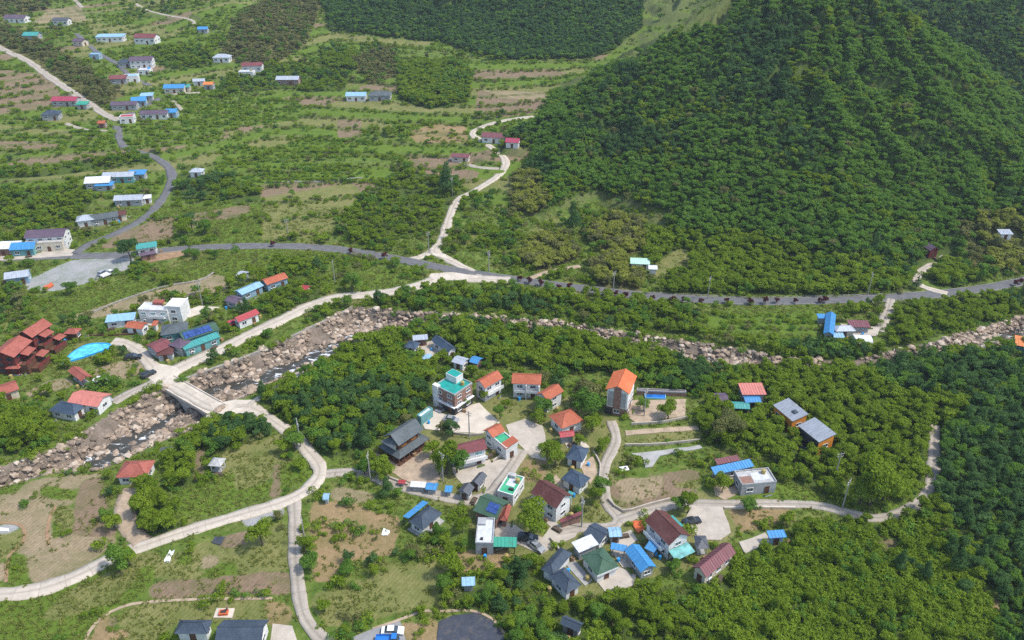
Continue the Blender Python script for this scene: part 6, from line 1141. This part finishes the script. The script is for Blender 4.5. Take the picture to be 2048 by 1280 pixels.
# shrubs
RB = blur(RIVM, 6)
x, y, z, px, py, dp = jitter(2.0, 85, 720); c, bz_ = cls_at(x, y); u = rng.random(len(x)); nz = fbm(x, y, 9, 81, 3); mtb = samp(MOUNT, x, y)
prob = np.select([c == 0, c == 13, c == 3, c == 6, np.isin(c, (4, 5, 12)), c == 11, np.isin(c, (1, 2)), c == 15], [np.where(nz > .5, .55, .14), .6, np.where(nz > .60, .30, .02), np.where(nz > .63, .25, .012), np.where(nz > .64, .15, .012), .5, np.where(mtb < .3, .5, .1), .25], 0.0)
prob = np.where(c == 12, np.where(nz > .5, .45, .06), prob)
ri_ = np.clip(np.round(x-GX0).astype(int), 0, NX-1); rj_ = np.clip(np.round(y-GY0).astype(int), 0, NY-1); prob = np.where(TER[rj_, ri_] & ~RISER[rj_, ri_], prob*.4, prob); prob = np.where(RISER[rj_, ri_] & np.isin(c, (0, 3, 10, 6, 5)), np.maximum(prob, .62), prob); prob = np.where(c == 14, np.where(nz > .52, .34, .05), prob); inriv = (c == -1) & (x > -25) & (nz > .53); prob = np.where(inriv, .35, prob); nearbank = (c == -1) & (samp(RB, x, y) < .80) & (nz > .46); prob = np.where(nearbank, .5, prob); bz_ = bz_ & ~inriv & ~nearbank
k = (u < prob) & ~bz_; x, y, z, c, px, py, dp = [a[k] for a in (x, y, z, c, px, py, dp)]; hd = hidden(x, y, z, 3); x, y, z, c, px, py, dp = [a[~hd] for a in (x, y, z, c, px, py, dp)]
s = .55+1.1*rng.random(len(x))**1.6
# low bright thicket
tx, ty, tz, tpx, tpy, tdp = jitter(1.45, 85, 260); tc, tb = cls_at(tx, ty); tk = (tc == 15) & ~tb & (rng.random(len(tx)) < .93); x = np.r_[x, tx[tk]]; y = np.r_[y, ty[tk]]; z = np.r_[z, tz[tk]]; c = np.r_[c, tc[tk]]; s = np.r_[s, .85+.75*rng.random(tk.sum())]
# orchard rows and crop rows
ox, oy, oz, opx, opy, odp = jitter(1.0, 85, 720); oc, ob = cls_at(ox, oy); rowy = np.round(oy/4.2)*4.2+1.2*np.sin(ox*.03); near = (np.abs(oy-rowy) < .5) & (oc == 10) & ~ob & (rng.random(len(ox)) < .55)
x = np.r_[x, ox[near]]; y = np.r_[y, oy[near]]; s = np.r_[s, .7+.5*rng.random(near.sum())]; z = np.r_[z, oz[near]]; c = np.r_[c, oc[near]]
px, py, dp = project(x, y, z+.5); u = rng.random(len(x)); kd = np.where(c == 11, 1, np.where(c == 15, np.where(u < .9, 0, 2), np.where(u < .70, 0, np.where(u < .93, 2, 1)))); BK = ['bush', 'olive', 'mid']
inside = (px > 6) & (px < 2042) & (py > 6) & (py < 1274); score = np.where(inside, s/dp, 0); order = np.argsort(-score); ind, rest = order[:220], order[220:]
BADJ = ['fresh green', 'olive', 'deep green']
for i in ind:
    wh = where(px[i], py[i]); o = place('shrub', BUSHV[BK[kd[i]]][int(rng.integers(5))], None, (x[i], y[i], z[i]), rng.random()*6.28); o.scale = (s[i],)*3
    tag(o, 'low rounded %s shrub in the %s' % (BADJ[kd[i]], wh), 'shrub', 'shrubs in the '+wh)
for ki, kn in enumerate(BK):
    q = rest[kd[rest] == ki]; scatter('undergrowth', 'scattered %s undergrowth of bushes over slopes and field edges' % BADJ[ki], BUSHV[kn], dict(x=x[q], y=y[q], z=z[q], rz=rng.random(len(q))*6.28, sc=s[q], zs=s[q]*(.7+.5*rng.random(len(q))), vi=rng.integers(0, 5, len(q))))
# grass tufts on the nearer land, crop rows
x, y, z, px, py, dp = jitter(1.0, 85, 330); c, bz_ = cls_at(x, y); u = rng.random(len(x)); nz = fbm(x, y, 6, 83, 3)
prob = np.select([c == 0, c == 3, c == 13, c == 6, np.isin(c, (4, 5, 12, 14))], [np.where(nz > .45, .6, .2), .7, .5, np.where(nz > .5, .45, .12), np.where(nz > .58, .25, .03)], 0.0)
cr = (c == 7) & (np.abs(((-x*.76+y*.65)/2.1) % 1-.5) < .25); prob = np.where(cr, .95, np.where(c == 7, .15, prob)); k = (u < prob) & ~bz_
x, y, z = x[k], y[k], z[k]; q = np.arange(len(x)); s = .7+.8*rng.random(len(x)); scatter('grass', 'rough grass tufts over meadows and banks', TUFT, dict(x=x, y=y, z=z, rz=rng.random(len(x))*6.28, sc=s, zs=s*(.6+.8*rng.random(len(x))), vi=rng.integers(0, 4, len(x))))

# ------------------------------------------------------------------ vehicles
def car(label, px, py, hx, hy, mat, kind='sedan', L_=4.5, Wd=1.8):
    p0, p1 = at(px, py), at(px+hx, py+hy); an = math.atan2(p1[1]-p0[1], p1[0]-p0[0]); zg = float(samp(H, p0[0], p0[1]))+.12
    r = empty('parked_car' if kind != 'truck' else 'pickup_truck', (p0[0], p0[1], zg), an, label=label, cat='car' if kind != 'truck' else 'truck')
    w = Wd/2; l = L_/2
    prof = {'sedan': [(-l, .35), (-l, .85), (-l*.68, .98), (l*.42, .95), (l*.96, .78), (l, .40)], 'suv': [(-l, .4), (-l, 1.05), (-l*.8, 1.1), (l*.45, 1.08), (l*.95, .95), (l, .42)], 'truck': [(-l, .55), (-l, .75), (l*.3, .75), (l*.35, 1.0), (l*.97, .95), (l, .45)]}[kind]
    cab = {'sedan': [(-l*.72, .97), (-l*.45, 1.42), (l*.12, 1.45), (l*.46, .95)], 'suv': [(-l*.92, 1.08), (-l*.8, 1.66), (l*.1, 1.68), (l*.5, 1.06)], 'truck': [(l*.32, .98), (l*.34, 1.72), (l*.75, 1.72), (l*.97, .96)]}[kind]
    def extr(pf, w0, w1):
        m = MB(); n_ = len(pf); zm = max(q[1] for q in pf)
        W_ = [w0 if q[1] < zm-.2 else w1 for q in pf]
        for s_ in (-1, 1): f_ = [(q[0], s_*wd, q[1]) for q, wd in zip(pf, W_)]; m.face(f_ if s_ > 0 else f_[::-1])
        for i in range(n_): j = (i+1) % n_; m.face([(pf[i][0], -W_[i], pf[i][1]), (pf[i][0], W_[i], pf[i][1]), (pf[j][0], W_[j], pf[j][1]), (pf[j][0], -W_[j], pf[j][1])])
        return m
    extr(prof, w, w*.97).build('body', mat, r); g = extr(cab, w*.93, w*.76).build('cabin_glass', 'pane', r)
    zt = max(q[1] for q in cab); xa = [q[0] for q in cab if q[1] > zt-.1]; m = MB(); m.box(min(xa)-.03, max(xa)+.03, -w*.77, w*.77, zt-.06, zt+.03); m.build('roof_panel', mat, g)
    if kind == 'truck': m = MB(); m.box(-l, l*.3, -w, -w+.06, .75, 1.15); m.box(-l, l*.3, w-.06, w, .75, 1.15); m.box(-l, -l+.06, -w+.06, w-.06, .75, 1.15); m.build('cargo_bed', mat, r)
    t = MB(); t.tube((0, -.11, 0), (0, .11, 0), .33, .33, 12); tm = t.mesh('wheel', 'rubber'); t = MB(); t.tube((0, -.12, 0), (0, .12, 0), .19, .19, 10); rm_ = t.mesh('rim', 'rim')
    for sx in (-1, 1):
        for sy in (-1, 1): o = place('wheel', tm, r, (sx*l*.62, sy*(w-.08), .33)); place('rim', rm_, o)
        m = MB(); m.box(-.03, .03, -.18, .18, -.08, .08); place('headlight', m.mesh('headlight', 'lamp_glass'), r, (l*.985, sx*w*.7, .68)); 
    return r
car('white sedan parked on the bottom gravel strip', 786, 1266, 10, 0, 'car_white'); car('blue pickup truck beside the white sedan at the frame edge', 776, 1284, 10, 0, 'car_blue', 'truck', 4.8)
car('black car parked on the concrete car park', 1383, 1046, 10, -2, 'car_black'); car('dark van parked under the round tree by the green awning', 1056, 1080, 10, 1, 'car_black', 'suv', 4.8, 1.9); car('silver motor car on the cream forecourt', 903, 842, 10, 2, 'car_silver')
car('pale grey car on the concrete near the dark van', 1073, 1096, 8, 6, 'car_silver'); car('dark car at the concrete crossing before the bridge', 298, 752, 10, -5, 'car_black', 'suv'); car('white car parked on the tan yard', 203, 763, 10, -1, 'car_white'); car('grey car parked behind the salmon roofed house', 215, 800, 6, 6, 'car_silver')
car('white truck on the gravel lot edge', 216, 552, 10, -4, 'car_white', 'truck', 5.0); car('grey car beside the white truck on the gravel lot', 207, 549, 8, -5, 'car_silver', 'suv'); car('red car parked beside the ribbed dark red roof', 464, 650, 8, -5, 'car_red', 'suv'); car('dark covered car on the bank above the tan yard', 268, 718, 10, -1, 'car_black', 'suv', 5.0, 2.0)
# ------------------------------------------------------------------ utility poles
def pole(label, px, py, hgt=9.0, trafo=False, rz=0.3):
    p_ = at(px, py); r = empty('utility_pole', (p_[0], p_[1], float(samp(H, p_[0], p_[1]))), rz, label=label, cat='pole', group='utility poles')
    m = MB(); m.tube((0, 0, -.8), (0, 0, hgt), .19, .12, 8); m.build('pole', 'timber_pole', r)
    for zz, hl in ((hgt-.4, 1.0), (hgt-1.2, .8)):
        m = MB(); m.box(-hl, hl, -.06, .06, zz-.06, zz+.06); o = m.build('crossarm', 'timber_pole', r)
        for xx in (-hl+.1, 0.0, hl-.1): m = MB(); m.tube((xx, 0, zz+.07), (xx, 0, zz+.32), .07, .05, 6); m.build('insulator', 'lamp_glass', o)
    if trafo: m = MB(); m.tube((.45, 0, hgt-2.6), (.45, 0, hgt-1.7), .28, .28, 10); m.build('transformer', 'wall_grey', r)
for lb, a_, b2_, tf in (('utility pole behind the orange roofed white wing', 939, 877, False), ('utility pole beside the straight farm lane', 612, 1092, False), ('utility pole at the lane crossing by the brown gable', 1163, 1054, True), ('utility pole on the concrete hill lane', 905, 393, False), ('utility pole at the road junction under the hill', 978, 545, True), ('utility pole on the scrub beside the hill lane fork', 858, 506, False), ('utility pole at the road bend by the leafy wood', 602, 893, True), ('utility pole near the gravel yard hedge', 741, 962, False), ('utility pole between the tarpaulins and gravel yard', 886, 962, False), ('utility pole on the meadow by the river road', 670, 565, False), ('utility pole by the terraced grass field', 578, 478, False), ('utility pole along the maple lined road', 1226, 588, False), ('utility pole beside the far end of maple row', 1415, 598, False), ('utility pole by the tall orange roofed house', 1288, 832, False), ('utility pole at the white modern house terrace', 405, 610, False), ('utility pole in the meadow below the metal roofed houses', 1668, 962, False), ('utility pole at the bean field lane', 1684, 1018, False), ('utility pole beside the forest track', 1735, 590, False)): pole(lb, a_, b2_, 9.0, tf, rng.random()*3)
# ------------------------------------------------------------------ small yard things
def thing_box(name, label, cat, px, py, w, d, h, rz, parts):
    p_ = at(px, py); r = empty(name, (p_[0], p_[1], float(samp(H, p_[0], p_[1]))+.08), rz, label=label, cat=cat); s_ = box_of([p_[:2]], 2)
    for nm, mat, bxs in parts: local_box(r, nm, mat, *bxs)
    return r
thing_box('brick_grill', 'brick barbecue grill on the pale paved square', 'grill', 448, 1228, 0, 0, 0, .1, [('base', 'plastic_orange', [(-.9, .9, -.6, .6, 0, .7)]), ('grate', 'trim_dark', [(-.6, .6, -.35, .35, .701, .76)]), ('chimney', 'wall_brick', [(.55, .88, .2, .55, .76, 1.6)])])
thing_box('picnic_table', 'white garden table by the narrow lane', 'table', 1248, 942, 0, 0, 0, .2, [('table_top', 'tarp_white', [(-1.1, 1.1, -.8, .8, .72, .8)]), ('leg', 'trim_dark', [(-.9, -.7, -.6, -.4, -.2, .72)]), ('leg', 'trim_dark', [(.7, .9, -.6, -.4, -.2, .72)]), ('leg', 'trim_dark', [(-.9, -.7, .4, .6, -.2, .72)]), ('leg', 'trim_dark', [(.7, .9, .4, .6, -.2, .72)]), ('tray', 'wall_dark', [(.1, .6, -.2, .4, .801, .9)])])
def cover(name, label, cat, pts, mat, lift=.18):
    P = ats(pts); Q = []
    for a0, b0 in zip(P, np.roll(P, -1, 0)):
        for k in range(3): Q.append((a0+(b0-a0)*k/3)[:2]+(rng.random(2)-.5)*.25)
    me = sheet(name, Q, lambda x_, y_: float(samp(H, x_, y_))+lift+.12*math.sin(x_*3.1)*math.cos(y_*2.3), mat, .3); tag(place(name, me), label, cat)
cover('tarpaulin', 'square of black plastic sheet on the dry field', 'tarpaulin', [(422, 1085), (432, 1073), (450, 1075), (441, 1091)], 'black_sheet')
cover('tarpaulin', 'long white sheet lying on the dry field', 'tarpaulin', [(327, 1124), (340, 1100), (350, 1101), (338, 1126)], 'tarp_white')
cover('tarpaulin', 'white sheet strip at the frame edge on the tan field', 'tarpaulin', [(-4, 1056), (18, 1058), (18, 1063), (-4, 1062)], 'tarp_white')
cover('tarpaulin', 'pale crumpled sheet in the dry garden near the slate roof', 'tarpaulin', [(762, 1070), (768, 1058), (780, 1062), (776, 1072)], 'tarp_white')
cover('tarpaulin', 'orange stack of boards beside the gravel lot', 'tarpaulin', [(88, 575), (104, 567), (108, 573), (92, 581)], 'plastic_orange', .5)
cover('tarpaulin', 'rusty boards piled beside the balconied brown house', 'tarpaulin', [(1262, 1046), (1284, 1042), (1288, 1060), (1276, 1068)], 'plastic_orange', .4)
# barrels, crates and planters against the house walls
CL = []
m = MB(); m.tube((0, 0, 0), (0, 0, .95), .36, .36, 10); m.tube((0, 0, .95), (0, 0, 1.0), .30, .30, 10); CL.append(('water_barrel', 'blue plastic water barrel', 'barrel', m.mesh('water_barrel', 'tarp_blue')))
m = MB(); [m.box(-.5+i*.02, .5-i*.03, -.35+.02*i, .35, .34*i, .34*i+.3) for i in range(3)]; CL.append(('crate_stack', 'stack of wooden crates', 'crates', m.mesh('crate_stack', 'crate_wood')))
m = MB(); m.box(-1.1, 1.1, -.25, .25, 0, .35); m.box(-1.0, 1.0, -.18, .18, .35, .6, 1); CL.append(('planter', 'long grey planter box', 'planter', m.mesh('planter', ['wall_grey', 'leaf_bush'])))
m = MB(); m.tube((0, 0, 0), (0, 0, 1.1), .55, .52, 12); m.tube((0, 0, 1.1), (0, 0, 1.3), .45, .18, 12); CL.append(('water_tank', 'round yellow water tank', 'tank', m.mesh('water_tank', 'tank_yellow')))
m = MB(); m.box(-1.2, 1.2, -.6, .6, 0, .5); m.box(-.9, 1.0, -.5, .4, .5, .85); CL.append(('firewood_pile', 'pile of grey timber and boards', 'pile', m.mesh('firewood_pile', 'bark')))
for hi_, (lb, mid, an, w_, d_, h_, rf) in enumerate(HOUSES):
    if h_ < 2.2 or mid[1] > 330: continue
    nn = 2 if hi_ % 2 else 1
    for q in range(nn):
        nm, ds, ct, me = CL[(hi_*3+q*2) % 5]; side = -1 if q == 0 else 1; t = (rng.random()-.5)*w_*.7; off = d_/2+.9
        lx, ly = (t, -off) if (math.cos(an)*(-mid[1]) - math.sin(an)*(-mid[0])) < 0 else (t, off)
        if q: lx, ly = (w_/2+1.0)*(1 if hi_ % 3 else -1), (rng.random()-.5)*d_*.6
        xx = mid[0]+math.cos(an)*lx-math.sin(an)*ly; yy_ = mid[1]+math.sin(an)*lx+math.cos(an)*ly
        if samp(RIVM.astype(float), xx, yy_) > .1: continue
        o = place(nm, me, None, (xx, yy_, float(samp(H, xx, yy_))+.02), an+rng.random()*.5); lab = ds+' beside the '+' '.join(lb.split()[:7])
        while lab.split()[-1] in ('with', 'and', 'the', 'a', 'of', 'in', 'by', 'at', 'under', 'beside', 'below', 'behind', 'over', 'its', 'to', 'on', 'next', 'whose', 'is', 'above', 'along', 'between', 'near'): lab = ' '.join(lab.split()[:-1])
        tag(o, lab, ct, 'yard clutter')
# ------------------------------------------------------------------ hazy air
hz = MB(); hz.box(-1500, 1500, -60, 1400, -40, 330)
m, nt, b = nodes('haze_air'); nt.nodes.remove(b); pv = nt.nodes.new('ShaderNodeVolumePrincipled'); pv.inputs['Density'].default_value = HAZE; pv.inputs['Color'].default_value = (0.72, 0.85, 1.0, 1); pv.inputs['Anisotropy'].default_value = 0.2
L(nt, pv.outputs[0], nt.nodes['Material Output'].inputs['Volume'])
if HAZE > 0: tag(hz.build('haze', 'haze_air'), 'thin bluish haze of the valley air', None, None, 'stuff')
